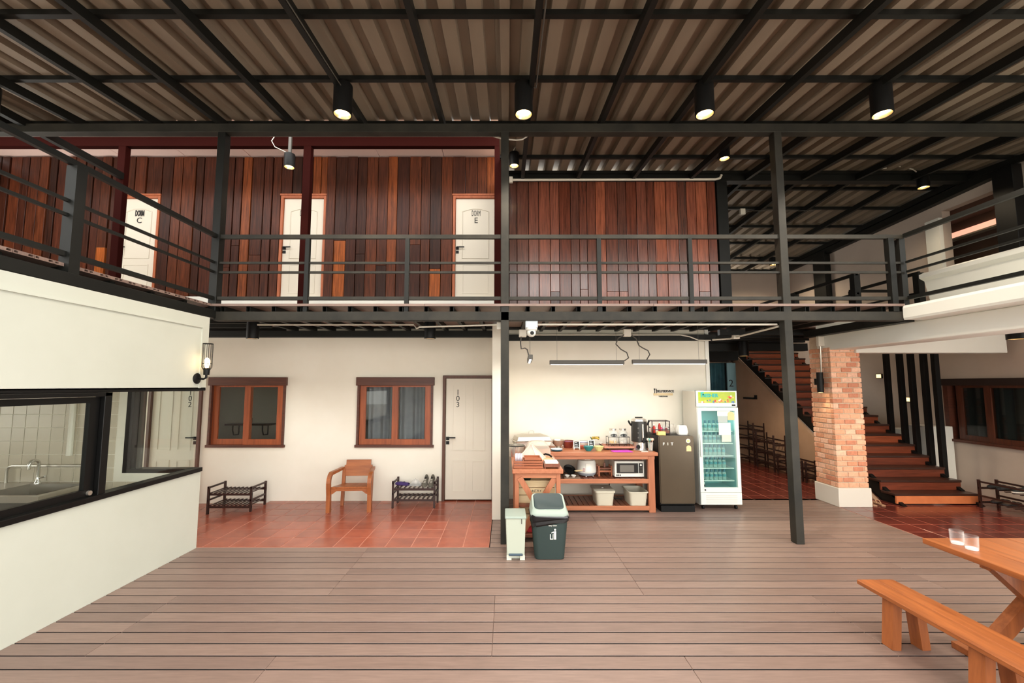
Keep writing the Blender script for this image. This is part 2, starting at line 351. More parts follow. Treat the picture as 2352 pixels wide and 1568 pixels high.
struct('wall_right', wall_mesh('x', 8.0, 8.15, 2.6, 14.0, -.05, 5.06, holes=[(6.3, 7.8, .88, 1.95), (6.72, 7.6, 2.85, 5.04)]), M_white2)
struct('wall_gable', MB().prism([(2.6, 5.06), (14, 5.06), (14, 5.22), (7.2, 5.49), (2.6, 5.07)], 'x', 8.0, 8.15), M_white2)
struct('wall_stair_end', MB().box(6.15, 8.0, 12.0, 12.12, -.05, 5.1), M_white2)
struct('wall_rear', wall_mesh('y', 14.0, 14.12, 3.4, 8.15, 2.8, 5.2, holes=[(7.2, 7.6, 4.45, 4.82)]), M_white2)
struct('wall_block_side', MB().box(3.6, 3.66, 7.18, 14.0, 2.85, 5.46), mat('dark_board_side', (58, 34, 26), .6))

# ---- upper walls of old boards
wl = struct('wall_upper_left', wall_mesh('y', 7.66, 7.74, -9.6, 0.05, 2.85, 6.1, holes=[(-.95, -.19, 3.3, 5.33), (-4.13, -3.36, 3.3, 5.33), (-7.16, -6.43, 3.3, 5.33)]), M_gapw)
DOORX = [(-.99, -.15), (-4.17, -3.32), (-7.2, -6.39)]
def board(root, m, x0, x1, y0, y1, z0, z1):
    w_ = x1 - x0 - .008; h_ = z1 - z0
    me = MB().box(-w_ / 2, w_ / 2, y0 - y1, 0, 0, h_).mesh('plank', m, bevel=.004)
    piece('plank', me, root, ((x0 + x1) / 2, y1, z0))
cuts = [-9.55]
for a in sorted([v for d in DOORX for v in d] + [0.03]):
    while cuts[-1] < a - .001:
        wd = rnd.uniform(.14, .25)
        nx = cuts[-1] + wd
        if a - nx < .1: nx = a
        cuts.append(nx)
for a, b in zip(cuts, cuts[1:]):
    over = any(d[0] - .001 <= a and b <= d[1] + .001 for d in DOORX)
    dy = rnd.choice([0, 0, .008, .016]); gap = .012 if a < -3.6 else 0
    z0 = 5.38 if over else 3.3
    if not over and rnd.random() < .25:
        zm = rnd.uniform(3.9, 4.5)
        board(wl, M_woodL, a + gap, b, 7.615 - dy, 7.66, z0, zm); board(wl, M_woodL, a + gap, b, 7.615 - dy, 7.66, zm + .003, 6.09)
    else: board(wl, M_woodL, a + gap, b, 7.615 - dy, 7.66, z0, 6.09)
struct('wall_upper_back', MB().box(-9.6, .05, 7.78, 7.84, 2.85, 6.1), M_gapw)
struct('wall_upper_end', MB().box(-9.75, -9.6, -1, 7.74, 2.85, 6.1), M_gapw)  # unseen end wall, added to keep sky light off the upper doors
struct('trim_3', MB().box(-9.6, -.05, 7.4, 7.66, 2.85, 3.41), M_trimw)
wb_ = struct('wall_wood_block', MB().box(.03, 3.6, 7.1, 7.18, 2.85, 5.4), M_gapw)
x = .05
while x < 3.56:
    wd = rnd.uniform(.13, .21); x2 = min(x + wd, 3.58)
    if 3.58 - x2 < .08: x2 = 3.58
    if rnd.random() < .4:
        zm = rnd.choice([3.42, 3.46, 3.5]); board(wb_, M_woodR, x, x2, 7.06 - rnd.choice([0, .004, .008]), 7.1, 2.85, zm); board(wb_, M_woodR, x, x2, 7.06, 7.1, zm + .003, 5.37)
    else: board(wb_, M_woodR, x, x2, 7.06 - rnd.choice([0, .004, .008]), 7.1, 2.85, 5.37)
    x = x2
struct('wall_block_left', MB().box(-.03, .03, 7.1, 7.74, 2.85, 5.5), M_gapw)
# dorm ceiling boards
cdm = struct('ceiling_dorm', MB().box(-9.6, .05, 5.45, 7.74, 6.14, 6.2), M_gapw)
me = MB().box(-.598, .598, -1.05, 1.05, 0, .02).mesh('panel', M_ceil, bevel=.003)
for i in range(8): piece('panel', me, cdm, (-9.0 + 1.205 * i, 6.67, 6.118))

# ---- upper deck: hollow boards on steel joists
fu = struct('floor_upper', MB().box(-3.5, 3.6, 7.03, 7.42, 2.792, 2.84), M_steel)
hb = {}
def hollow(x0, x1, y0):
    L_ = round(x1 - x0, 3)
    if L_ not in hb:
        mb = MB(); a, b = -L_ / 2, L_ / 2
        mb.prism([(-.069, 0), (.069, 0), (.069, .006), (.030, .006), (.030, .022), (.069, .022), (.069, .028), (-.069, .028), (-.069, .022), (-.038, .022), (-.038, .006), (-.069, .006)], 'x', a, b)
        for yy in (-.066, -.002, .066): mb.box(a + .0005, b - .0005, yy - .003, yy + .003, .006, .022)
        hb[L_] = mb.mesh('plank', M_deck)
    piece('plank', hb[L_], fu, ((x0 + x1) / 2, y0 + .0715, 2.817))
y = 5.14
while y < 7.0:
    for a, b in ((-3.6, -1.0), (-1.0, 1.8), (1.8, 4.87)): hollow(a, b - .004, y)
    y += .143
y = 7.0
while y < 7.4: hollow(-3.6, -.06, y); y += .143
y = 1.9
while y < 7.4: hollow(-8, -3.604, y); y += .143
y = 7.06
while y < 10.6: hollow(3.68, 6.0, y); y += .143
jm = MB()
for (a, b, c, d) in ((-.025, -.021, 0, .072), (.021, .025, 0, .072), (-.021, .021, 0, .004), (-.021, .021, .068, .072)): jm.box(a, b, 5.175, 7.06, c, d)
jm = jm.mesh('joist', M_steel)
for i in range(27): piece('joist', jm, fu, (-3.48 + .312 * i, 0, 2.744))
jl = MB().box(-8, -3.66, -.025, .025, 0, .07).mesh('joist', M_steel)
for i in range(12): piece('joist', jl, fu, (0, 2.1 + .45 * i, 2.745))
jr = MB().box(3.66, 6.0, -.04, .04, 0, .1).mesh('joist', M_steel)
for i in range(9): piece('joist', jr, fu, (0, 7.3 + .42 * i, 2.71))
struct('beam_balcony', MB().box(-3.58, 4.87, 5.16, 5.26, 2.64, 2.752), M_steel2, bevel=.005)
struct('beam_balcony_rear', MB().box(-8, -.2, 6.93, 7.05, 2.64, 2.744), M_steel)
struct('beam_kitchenette', MB().box(-.07, 3.5, 7.1, 7.2, 2.60, 2.70), M_steel)
struct('beam_left', MB().box(-3.66, -3.55, -1.0, 5.16, 2.665, 2.765), M_steel, bevel=.004)
struct('beam_corridor', MB().box(3.45, 6.1, 8.6, 8.75, 2.55, 2.70), M_steel)
struct('beam_corridor_far', MB().box(3.45, 6.0, 11.02, 11.24, 2.5, 2.75), M_steel)
struct('ceiling_corridor', MB().box(3.42, 6.05, 10.6, 12, 2.82, 2.86), M_black)
struct('beam_deck_side', MB().box(4.95, 5.08, 5.26, 7.06, 2.64, 2.75), M_steel)

# ---- concrete slab, beams and cornice over the stair side
struct('slab_right', MB().prism([(4.85, 2.645), (8.0, 2.645), (8.0, 2.82), (4.85, 2.82), (4.84, 2.79), (4.84, 2.67)], 'y', 1.0, 5.15), M_trimw)
struct('slab_right_rear', MB().box(5.08, 8.0, 5.15, 6.95, 2.645, 2.82), M_trimw)
struct('beam_concrete', MB().box(5.1, 5.48, 1.2, 6.98, 2.41, 2.645), M_trimw, bevel=.008)
struct('beam_cross', MB().box(5.48, 7.85, 6.66, 6.88, 2.36, 2.645), M_trimw, bevel=.005)
struct('cornice', MB().prism([(5.86, 3.36), (5.86, 3.41), (5.92, 3.44), (6.35, 3.46), (6.35, 2.82), (6.22, 2.82), (6.16, 2.95), (6.0, 3.0), (5.93, 3.32)], 'y', 1.5, 5.95), M_trimw)

# ---- roof
ce = struct('ceiling', MB().box(-.05, 8.3, 7.02, 7.16, 5.335, 5.455), M_steel)
def sheet(y0, y1, zf):
    rows = []
    prof = []
    for p in range(3):
        o = p * .25
        prof += [(o, 0), (o + .13, 0), (o + .142, .075), (o + .238, .075)]
    prof.append((.75, 0)); prof.append((.79, 0))
    a = [(px, y0, pz + zf(y0)) for px, pz in prof]; b = [(px, y1, pz + zf(y1)) for px, pz in prof]
    mb = MB().grid([a, b]); 
    a2 = [(p[0], p[1], p[2] + .004) for p in a]; b2 = [(p[0], p[1], p[2] + .004) for p in b]
    mb.grid([b2, a2]); return mb.mesh('roof_sheet', M_roof)
sf = lambda y_: zr(y_) + .052; sr = lambda y_: zr2(y_) + .052
ROOF0 = 2.2      # open sky from here to the unseen roof, a slot shaped for light
s1, s2, s3 = sheet(ROOF0, 5.48, sf), sheet(ROOF0, 7.22, sf), sheet(7.14, 14.2, sr)
s0 = sheet(-6.0, -.5, sf)  # unseen roof behind the camera, added to dim the front deck
for i in range(25):
    x0 = -9.85 + .75 * i
    piece('roof_sheet', s2 if x0 > -.5 else s1, ce, (x0, 0, 0), rot=(0, 0, 0))
    piece('roof_sheet', s0, ce, (x0, 0, 0))
    if x0 > -.5: piece('roof_sheet', s3, ce, (x0, 0, rnd.uniform(0, .004)))
pur = MB().box(-9.8, 8.9, -.025, .025, 0, .05).mesh('purlin', M_steel)
purr = MB().box(-.1, 8.9, -.025, .025, 0, .05).mesh('purlin', M_steel)
purb = MB().box(3.66, 8.3, -.025, .025, 0, .05).mesh('purlin', M_steel)
for y in (-5.9, -4.6, -3.3, -1.9, -.6, 2.25, 2.75, 3.53, 4.45, 5.4): piece('purlin', pur, ce, (0, y, zr(y)))
for y in (6.4, 7.0): piece('purlin', purr, ce, (0, y, zr(y)))
for y in (7.6, 8.4, 9.3, 10.3, 11.4, 12.5, 13.6): piece('purlin', purb, ce, (0, y, zr2(y)))
for xr in RAFT:
    y1 = 5.46 if xr < 0 else 7.05
    MB().bar((xr, -6, zr(-6) - .05), (xr, y1, zr(y1) - .05), .055, .1).build('rafter', M_steel, ce)
    if xr > 3.9: MB().bar((xr, 7.1, zr2(7.1) - .05), (xr, 14, zr2(14) - .05), .055, .1).build('rafter', M_steel, ce)
struct('beam_roof', MB().box(-9.8, 9.2, 5.16, 5.27, 5.055, 5.17), M_steel2, bevel=.004)
struct('beam_gable', MB().bar((7.94, 6.46, 5.29), (7.94, 14, 5.03), .12, .13), M_steel)
struct('beam_dorm', MB().box(-9.6, -.08, 6.56, 6.66, 5.69, 5.84), M_redsteel)
struct('beam_tie', MB().box(-6.18, -6.11, 1.5, 6.56, 5.13, 5.23), M_steel)
MB().prism([(6.9, 5.56), (7.18, 5.60), (7.5, 5.57), (7.5, 5.585), (7.18, 5.615), (6.9, 5.575)], 'x', -.2, 8.9).build('ridge_cap', M_roof, ce)
fa = struct('beam_block_top', MB().box(.03, 3.85, 7.0, 7.1, 5.37, 5.44), M_steel)

# ---- posts
def post(label, x0, x1, y0, y1, z0, z1, m=M_steel, cat='post', group=None):
    o = MB().box(-(x1 - x0) / 2, (x1 - x0) / 2, -(y1 - y0) / 2, (y1 - y0) / 2, 0, z1 - z0).build('steel_post', m, None, bevel=.004)
    o.location = ((x0 + x1) / 2, (y0 + y1) / 2, z0); return tag(o, label, cat, group)
post('tall black steel post standing on the deck between white partition and bins, full height', -.068, .032, 5.16, 5.26, 0, 5.055, M_steel2)
post('tall black steel post standing on open deck beside the brick column', 3.395, 3.49, 5.16, 5.27, 0, 5.055, M_steel2)
post('black steel post at the balcony corner above the cage wall lamp', -3.66, -3.565, 5.16, 5.27, 2.752, 5.055, M_steel)
post('black steel corner post closing the end of the right wooden plank block', 3.6, 3.78, 7.04, 7.14, 2.85, 5.37, M_steel)
post('thick black post against upper grey wall carrying a small white socket box', 7.82, 7.98, 6.34, 6.62, 2.82, 5.28, M_black)
post('dark post on upper grey wall behind the stairwell railing', 7.84, 7.99, 10.3, 10.7, 2.82, 5.15, M_steel)
post('short dark post far back at the end of the upper passage', 7.84, 7.99, 12.9, 13.2, 2.82, 5.05, M_steel)
for x, lb in ((-6.18, 'oxblood painted post in front of upper door C'), (-3.2, 'oxblood painted post covering the middle of upper middle door'), (-.13, 'oxblood painted post beside upper door E and the tall black post')):
    post(lb, x - .06, x + .06, 6.56, 6.66, 2.85, 5.69, M_redsteel)

# ---- railings
def railing(label, runs, posts, z=(3.675, 3.355, 3.235, 2.9), pw=.05, pz0=2.752):
    (x0, y0), (x1, y1) = runs
    t = thing('balcony_railing', label, 'railing', ((x0 + x1) / 2, (y0 + y1) / 2, 2.85))
    hs = (.05, .026, .026, .042)
    for zz, h in zip(z, hs): MB().bar((x0, y0, zz + h / 2), (x1, y1, zz + h / 2), .04 if h > .03 else .025, h).build('rail', M_steel2 if abs(y1 - y0) < .1 else M_steel, t)
    for p in posts:
        wv = p[2] if len(p) > 2 else pw
        MB().box(p[0] - wv / 2, p[0] + wv / 2, p[1] - wv / 2, p[1] + wv / 2, pz0, z[0]).build('baluster', M_steel, t)
    return t
railing('black four-rail balcony railing in front of upper doors, between corner post and middle post', ((-3.565, 5.2), (-.068, 5.2)), [(-2.47, 5.19), (-1.23, 5.19)])
railing('black four-rail balcony railing in front of the wooden plank block', ((.032, 5.2), (3.395, 5.2)), [(1.15, 5.19), (2.28, 5.19)])
railing('short black balcony railing between right tall post and concrete slab', ((3.49, 5.2), (4.96, 5.2)), [(4.77, 5.19, .07), (4.93, 5.22, .07)])
railing('black balcony railing above the white kitchen wall, running towards the corner post', ((-3.61, .8), (-3.61, 5.16)), [(-3.61, 3.45, .09), (-3.61, 1.8, .09)])
railing('black railing above the concrete slab edge beside the white cornice', ((4.94, .8), (4.94, 5.16)), [(4.94, 3.4, .05), (4.94, 1.8, .05)])
def stair_rail(label, p, q, posts, zt=3.72):
    t = thing('stairwell_railing', label, 'railing', ((p[0] + q[0]) / 2, (p[1] + q[1]) / 2, 2.85))
    for zz, h in ((zt, .05), (zt - .33, .03), (zt - .6, .03)): MB().bar((*p, zz), (*q, zz), .04, h).build('rail', M_steel, t)
    for a in posts: MB().box(a[0] - .05, a[0] + .05, a[1] - .05, a[1] + .05, 2.82, zt).build('baluster', M_steel, t)
stair_rail('black railing along the near side of the upper stairwell', (5.9, 7.05), (5.9, 10.4), [(5.9, 7.1), (5.9, 8.6), (5.9, 10.3)])
stair_rail('black railing along the far side of the upper stairwell', (6.88, 6.98), (6.88, 8.4), [(6.88, 7.0), (6.88, 8.35)])
stair_rail('short black railing crossing behind the corner of the upper stairwell', (6.9, 8.45), (7.98, 8.45), [(7.9, 8.45)], 3.74)
# ================================================================ DOORS AND WINDOWS
def door(n, x0, x1, z0, z1, Y, mfr, arch, handle, head=False, fw=.05):
    d = struct('door_%d' % n)
    d.location = ((x0 + x1) / 2, Y, z0)
    leaf = MB().box(x0, x1, Y, Y + .04, z0, z1).build('door_leaf', M_doorw, d, bevel=.003)
    f = MB()
    f.prism([(x0 - fw, z0 - .02), (x0 - .004, z0 - .02), (x0 - .004, z1 + .004), (x1 + .004, z1 + .004), (x1 + .004, z0 - .02), (x1 + fw, z0 - .02), (x1 + fw, z1 + fw), (x0 - fw, z1 + fw)], 'y', Y - .04, Y + .07)
    f.build('door_frame', mfr, d, bevel=.003)
    if head: MB().box(x0 - fw - .01, x1 + fw + .01, Y - .055, Y + .02, z1 + fw, z1 + fw + .03).build('door_head', mfr, d)
    W_ = x1 - x0; H_ = z1 - z0
    def ring(a, b, c, e, name='moulding'):
        m = MB(); t = .018
        for q in ((a, b, c, c + t), (a, b, e - t, e), (a, a + t, c + t, e - t), (b - t, b, c + t, e - t)):
            m.box(q[0], q[1], Y - .008, Y + .002, q[2], q[3])
        m.build(name, M_doorw, d)
    if arch:
        a, b, c, e = x0 + W_ * .17, x1 - W_ * .17, z0 + H_ * .40, z1 - H_ * .13
        pts = [(a, Y - .003, e), (a, Y - .003, c), (b, Y - .003, c), (b, Y - .003, e)] + [(b + (a - b) * k / 8, Y - .003, e + .055 * math.sin(math.pi * k / 8)) for k in range(1, 9)]
        MB().tube(pts, .009, 6).build('moulding', M_doorw, d)
        ring(x0 + W_ * .17, x1 - W_ * .17, z0 + .1, z0 + H_ * .34)
    else:
        for a, b in ((.14, .43), (.57, .86)):
            ring(x0 + W_ * a, x0 + W_ * b, z0 + H_ * .40, z1 - .1); ring(x0 + W_ * a, x0 + W_ * b, z0 + .12, z0 + H_ * .32)
    hx = x0 + .035 if handle < 0 else x1 - .035; hz = z0 + H_ * .5; s = 1 if handle < 0 else -1
    h = MB().box(hx - .026, hx + .026, Y - .014, Y, hz - .026, hz + .026).build('handle_plate', M_black, d)
    MB().box(min(hx, hx + s * .13), max(hx, hx + s * .13), Y - .055, Y - .04, hz + .006, hz + .024).box(hx - .012, hx + .012, Y - .05, Y - .01, hz + .004, hz + .026).build('lever', M_black, h)
    MB().box(hx - .026, hx + .026, Y - .012, Y, hz - .095, hz - .045).build('lock_plate', M_black, d)
    return d
d103 = door(1, -.99, -.24, .02, 1.965, 7.05, M_frameb, False, -1)
for ch, zz in (('1', 1.735), ('0', 1.635), ('3', 1.535)): text(ch, 'numeral', .125, M_text, d103, (-.795, 7.048, zz))
d102 = door(2, -5.8, -5.03, .02, 1.965, 7.05, M_frameb, False, 1)
for ch, zz in (('1', 1.735), ('0', 1.635), ('2', 1.535)): text(ch, 'numeral', .125, M_text, d102, (-5.19, 7.048, zz))
for n, (x0, x1), let in ((3, (-.935, -.205), 'E'), (4, (-4.115, -3.375), 'D'), (5, (-7.145, -6.445), 'C')):
    d = door(n, x0, x1, 3.42, 5.30, 7.66, M_frameo, True, -1, head=True)
    xm = (x0 + x1) / 2 + .01
    o = text('DORM', 'lettering', .15, M_text, d, (xm, 7.655, 5.02), off=.006 if let == 'C' else 0); o.scale = (.38, 1, 1)
    text(let, 'lettering', .15, M_text, d, (xm, 7.655, 4.885))
def curtain(parent, m, x0, x1, z0, z1, Y, amp=.04, waves=6, axis='y', seed=1):
    rr = random.Random(seed); rows = []; N = 48
    for z in (z0, (z0 + z1) / 2, z1):
        row = []
        for i in range(N + 1):
            t = i / N; a = x0 + (x1 - x0) * t; q = Y + amp * math.sin(t * waves * 2 * math.pi + .6 * math.sin(t * 9)) * (1 - .25 * (z - z0) / (z1 - z0))
            row.append((a, q, z) if axis == 'y' else (q, a, z))
        rows.append(row)
    return MB().grid(rows).build('curtain', m, parent, smooth=True)
def window(n, x0, x1, z0, z1, Y, glass=M_glass):
    w_ = struct('window_%d' % n); w_.location = ((x0 + x1) / 2, Y, z0)
    MB().box(x0 - .02, x1 + .02, Y - .05, Y + .06, z1 - .135, z1).build('window_head', M_winhead, w_, bevel=.004)
    for a, b in ((x0, x0 + .035), (x1 - .035, x1)): MB().box(a, b, Y - .03, Y + .1, z0, z1 - .135).build('jamb', M_winhead, w_)
    MB().box(x0 - .02, x1 + .02, Y - .04, Y + .1, z0 - .01, z0 + .03).build('sill', M_winhead, w_)
    xm = (x0 + x1) / 2; zt = z1 - .135
    for a, b, dy in ((x0 + .035, xm + .05, .02), (xm - .05, x1 - .035, -.015)):
        s = MB()
        s.box(a, a + .095, Y + dy, Y + dy + .035, z0 + .03, zt).box(b - .095, b, Y + dy, Y + dy + .035, z0 + .03, zt)
        s.box(a + .095, b - .095, Y + dy + .001, Y + dy + .034, z0 + .03, z0 + .12).box(a + .095, b - .095, Y + dy + .001, Y + dy + .034, zt - .025, zt)
        so_ = s.build('sash', M_winw, w_)
        MB().box(a + .09, b - .09, Y + dy + .015, Y + dy + .02, z0 + .115, zt - .02).build('pane', glass, so_)
    return w_
w1 = window(1, -4.86, -3.62, .86, 1.985, 7.05)
w2 = window(2, -2.44, -1.2, .86, 1.985, 7.05)
curtain(w2, M_curtain, -2.3, -1.84, .88, 1.84, 7.19, .035, 3.2); curtain(w2, M_curtain, -1.78, -1.36, .88, 1.84, 7.19, .035, 2.8)
for nm, x0, x1 in (('wall_room_one', -6.6, -3.5), ('wall_room_two', -2.6, -1.1)):
    r = MB(); r.box(x0, x1, 8.9, 9.0, 0, 2.6).box(x0, x0 + .05, 7.2, 8.9, 0, 2.6).box(x1 - .05, x1, 7.2, 8.9, 0, 2.6).box(x0, x1, 7.2, 9, -.1, 0).box(x0, x1, 7.2, 9, 2.6, 2.65); struct(nm, r, M_room)
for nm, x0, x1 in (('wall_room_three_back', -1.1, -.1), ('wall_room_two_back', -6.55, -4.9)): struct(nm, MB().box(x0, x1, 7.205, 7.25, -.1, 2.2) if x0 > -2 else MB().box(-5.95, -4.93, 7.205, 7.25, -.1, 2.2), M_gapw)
t = thing('wall_shelf', 'dark bracketed shelf seen through the window beside the shoe rack', 'shelf', (-5.2, 8.75, 1.05))
MB().box(-5.65, -4.75, 8.65, 8.9, 1.05, 1.08).build('board', M_rack, t)
for x in (-5.5, -4.9): MB().tube([(x, 8.88, .85), (x, 8.72, .86), (x, 8.68, .95), (x, 8.68, 1.05)], .012, 6).tube([(x, 8.88, .85), (x, 8.88, 1.05)], .012, 6).build('bracket', M_black, t)
tag(MB().box(-5.32, -5.2, 8.72, 8.84, 1.08, 1.19).build('small_box', M_grey, None, bevel=.004), 'small grey box on the shelf inside the window room', 'box')

# kitchen corner glazing (fixed pane, sliding pane, corner pane)
w3 = struct('window_3')
MB().box(-3.63, -3.55, 1.0, 5.06, 1.79, 1.83).box(-3.64, -3.54, 1.0, 3.86, 1.755, 1.789).build('head_rail', M_alu, w3, bevel=.003)
MB().box(-3.64, -3.53, 1.0, 5.06, .86, .905).build('sill_rail', M_alu, w3, bevel=.003)
MB().box(-3.63, -3.54, 3.79, 3.86, .905, 1.789).build('mullion', M_alu, w3, bevel=.003)
sash = MB().box(-3.62, -3.58, 3.70, 3.785, .91, 1.75).box(-3.62, -3.58, 1.2, 3.70, .91, .965).box(-3.62, -3.58, 1.2, 3.70, 1.70, 1.75).build('sash', M_alu, w3)
MB().box(-3.603, -3.597, 1.2, 3.71, .96, 1.71).build('pane', M_glass, sash)
MB().lathe([(0, 0), (.02, 0), (.02, .02), (0, .02)], 14, M=Matrix.Rotation(R(90), 4, 'Y'), c=(-3.578, 3.74, .935)).build('latch', M_chrome, sash)
MB().box(-3.603, -3.597, 3.85, 5.03, .9, 1.795).build('pane', M_glass, w3)
w4 = struct('window_4')
MB().box(-4.36, -4.28, 4.94, 5.06, .9, 1.8).build('jamb', M_alu, w4)
MB().box(-4.36, -3.62, 4.94, 5.06, .86, .905).build('sill_rail', M_alu, w4)
MB().box(-4.36, -3.62, 4.94, 5.06, 1.785, 1.82).build('head_rail', M_alu, w4)
MB().box(-4.24, -4.2, 4.98, 5.02, .905, 1.785).build('mullion', M_grey, w4)
MB().box(-4.28, -3.605, 4.997, 5.003, .9, 1.79).build('pane', M_glass, w4)
# kitchen sink
t = thing('sink_unit', 'stainless steel sink bench with a tube splash rail behind the kitchen glass', 'sink', (-5.1, 4.6, 0))
MB().box(-5.75, -4.6, 4.3, 4.36, .70, .76).box(-5.75, -4.6, 4.86, 4.92, .70, .76).box(-5.75, -5.3, 4.36, 4.86, .735, .76).box(-4.68, -4.6, 4.36, 4.86, .735, .76).build('bench_top', M_chrome, t)
MB().grid([[(x, y, z) for x, y in ((-5.28, 4.38), (-4.70, 4.38), (-4.70, 4.84), (-5.28, 4.84), (-5.28, 4.38))] for z in (.76, .60)]).add([(-5.28, 4.38, .6), (-4.7, 4.38, .6), (-4.7, 4.84, .6), (-5.28, 4.84, .6)], [(0, 1, 2, 3)]).build('basin', M_chrome, t)
MB().tube([(-5.62, 4.9, .76), (-5.62, 4.9, .90), (-5.60, 4.9, .935), (-5.56, 4.9, .95), (-4.66, 4.9, .95), (-4.62, 4.9, .935), (-4.6, 4.9, .90), (-4.6, 4.9, .76)], .014, 8).build('splash_rail', M_chrome, t, smooth=True)
for x in (-5.7, -4.65):
    for y in (4.33, 4.88): MB().tube([(x, y, -.02), (x, y, .7)], .018, 8).build('leg', M_chrome, t)
MB().box(-5.74, -4.7, 4.31, 4.33, .3, .7).build('front_apron', M_grey, t)
t = thing('kitchen_tap', 'chrome swan neck tap standing behind the sink basin', 'tap', (-5.2, 4.84, .76))
MB().lathe([(.03, .76), (.03, .78), (.018, .80), (.018, .85), (0, .85)], 12, c=(-5.2, 4.84, 0)).build('base', M_chromeb, t, smooth=True)
MB().tube([(-5.2, 4.84, .8), (-5.2, 4.84, .98)] + [(-5.2, 4.84 - .05 + .05 * math.cos(R(a)), .98 + .05 * math.sin(R(a))) for a in range(15, 181, 15)] + [(-5.2, 4.74, .94)], .016, 10).build('spout', M_chromeb, t, smooth=True)
MB().tube([(-5.18, 4.84, .83), (-5.10, 4.82, .85)], .012, 8).build('lever', M_chromeb, t)
t = thing('wall_pipe', 'white vertical pipe fixed to the kitchen wall tiles', 'pipe', (-4.95, 4.92, 1.06))
MB().tube([(-4.95, 4.915, 1.06), (-4.95, 4.915, 2.6)], .03, 10).build('tube', M_pvc, t)

# right window, under the slab
w5 = struct('window_5')
MB().box(7.93, 8.02, 5.9, 7.86, 1.85, 1.97).build('window_head', mat('head_dark', (38, 24, 20), .5), w5)
MB().box(7.94, 8.1, 5.9, 7.82, .86, .905).build('sill', M_winhead, w5)
MB().box(7.96, 8.1, 7.74, 7.82, .905, 1.85).build('jamb', M_winhead, w5)
for a, b, dx in ((7.1, 7.66, .04), (6.3, 7.18, 0.0)):
    s = MB().box(8 + dx - .01, 8 + dx + .03, b - .1, b, .905, 1.85).box(8 + dx - .01, 8 + dx + .03, a, a + .1, .905, 1.85).box(8 + dx - .009, 8 + dx + .029, a + .1, b - .1, .905, .99).box(8 + dx - .009, 8 + dx + .029, a + .1, b - .1, 1.81, 1.85).build('sash', mat('window_timber_dark', (92, 48, 30), .4, c2=(66, 33, 22), scale=3, stretch=(9, 9, .7)), w5)
    MB().box(8 + dx + .008, 8 + dx + .012, a + .08, b - .08, .98, 1.82).build('pane', M_glassd, s)
curtain(w5, M_curtaind, 6.2, 7.7, .9, 1.9, 8.13, .03, 7, axis='x')
struct('wall_room_three', MB().box(8.15, 10, 5.8, 8.2, .3, .35).box(9.9, 10, 5.8, 8.2, .35, 2.5).box(8.15, 9.9, 5.8, 5.85, .35, 2.5).box(8.15, 9.9, 8.15, 8.2, .35, 2.5).box(8.15, 10, 5.8, 8.2, 2.5, 2.55), M_room)
# upper right opening: jamb and the room behind it
struct('trim_4', MB().box(7.93, 8.0, 7.6, 7.86, 2.82, 4.92), M_trimw)
struct('wall_upper_room', MB().box(9.1, 9.2, 4.5, 9.5, 2.8, 5.12).box(8.15, 9.1, 4.5, 9.5, 2.78, 2.82).box(8.15, 9.1, 9.4, 9.5, 2.82, 5.12).box(8.15, 9.1, 4.5, 4.6, 2.82, 5.12), mat('upper_room_brown', (92, 72, 60), .8))
struct('ceiling_upper_room', MB().box(8.15, 9.2, 4.5, 9.5, 5.12, 5.17), mat('upper_room_ceiling', (70, 56, 48), .8))
t = thing('cove_light', 'warm strip light glowing along the ceiling inside the upper doorway', 'light strip', (9.0, 7.6, 4.75))
MB().box(8.95, 9.1, 5.5, 9.4, 4.76, 4.79).build('shelf', M_doorw, t); MB().box(9.05, 9.09, 5.5, 9.4, 4.795, 4.93).build('light_strip', mat('cove_glow', (255, 196, 168), .5, emit=(255, 186, 156), es=.95), t)
t = thing('recessed_downlight', 'small round recessed spotlight in the ceiling of the upper doorway room', 'ceiling light', (8.75, 7.75, 5.12))
MB().lathe([(.05, 5.10), (.07, 5.10), (.07, 5.12), (.05, 5.12)], 16, c=(8.75, 7.75, 0)).build('rim', M_trimw, t); MB().lathe([(0, 5.11), (.05, 5.11)], 16, c=(8.75, 7.75, 0)).build('lamp_lens', M_bulb, t)
tag(MB().box(7.76, 7.82, 6.38, 6.58, 3.55, 3.68).build('socket_box', M_pvc, None, bevel=.006), 'white double socket box mounted on the thick black upper post', 'socket')

# ================================================================ BRICK COLUMN
bc = thing('brick_column', 'orange brick column with white plinth standing between deck and staircase', 'column', (5.33, 6.94, 0))
X0, X1, Y0, Y1 = 5.095, 5.565, 6.70, 7.17
MB().box(X0 - .02, X1 + .02, Y0 - .02, Y1 + .02, 0, .285).build('plinth', M_plinth, bc, bevel=.006)
MB().box(X0 + .012, X1 - .012, Y0 + .012, Y1 - .012, .28, 2.645).build('mortar_core', M_mortar, bc)
bw, bd, bh = .2, .1, .066; pitch = .0805
bm_ = {}
def brick(cx, cy, cz, lx, ly):
    k = (round(lx, 3), round(ly, 3))
    if k not in bm_: bm_[k] = MB().box(-lx / 2, lx / 2, -ly / 2, ly / 2, -bh / 2, bh / 2).mesh('brick', M_brick, bevel=.006)
    piece('brick', bm_[k], bc, (cx - 5.33, cy - 6.94, cz), rot=(0, 0, rnd.uniform(-.012, .012)))
ncr = int((2.5 - .285) / pitch)
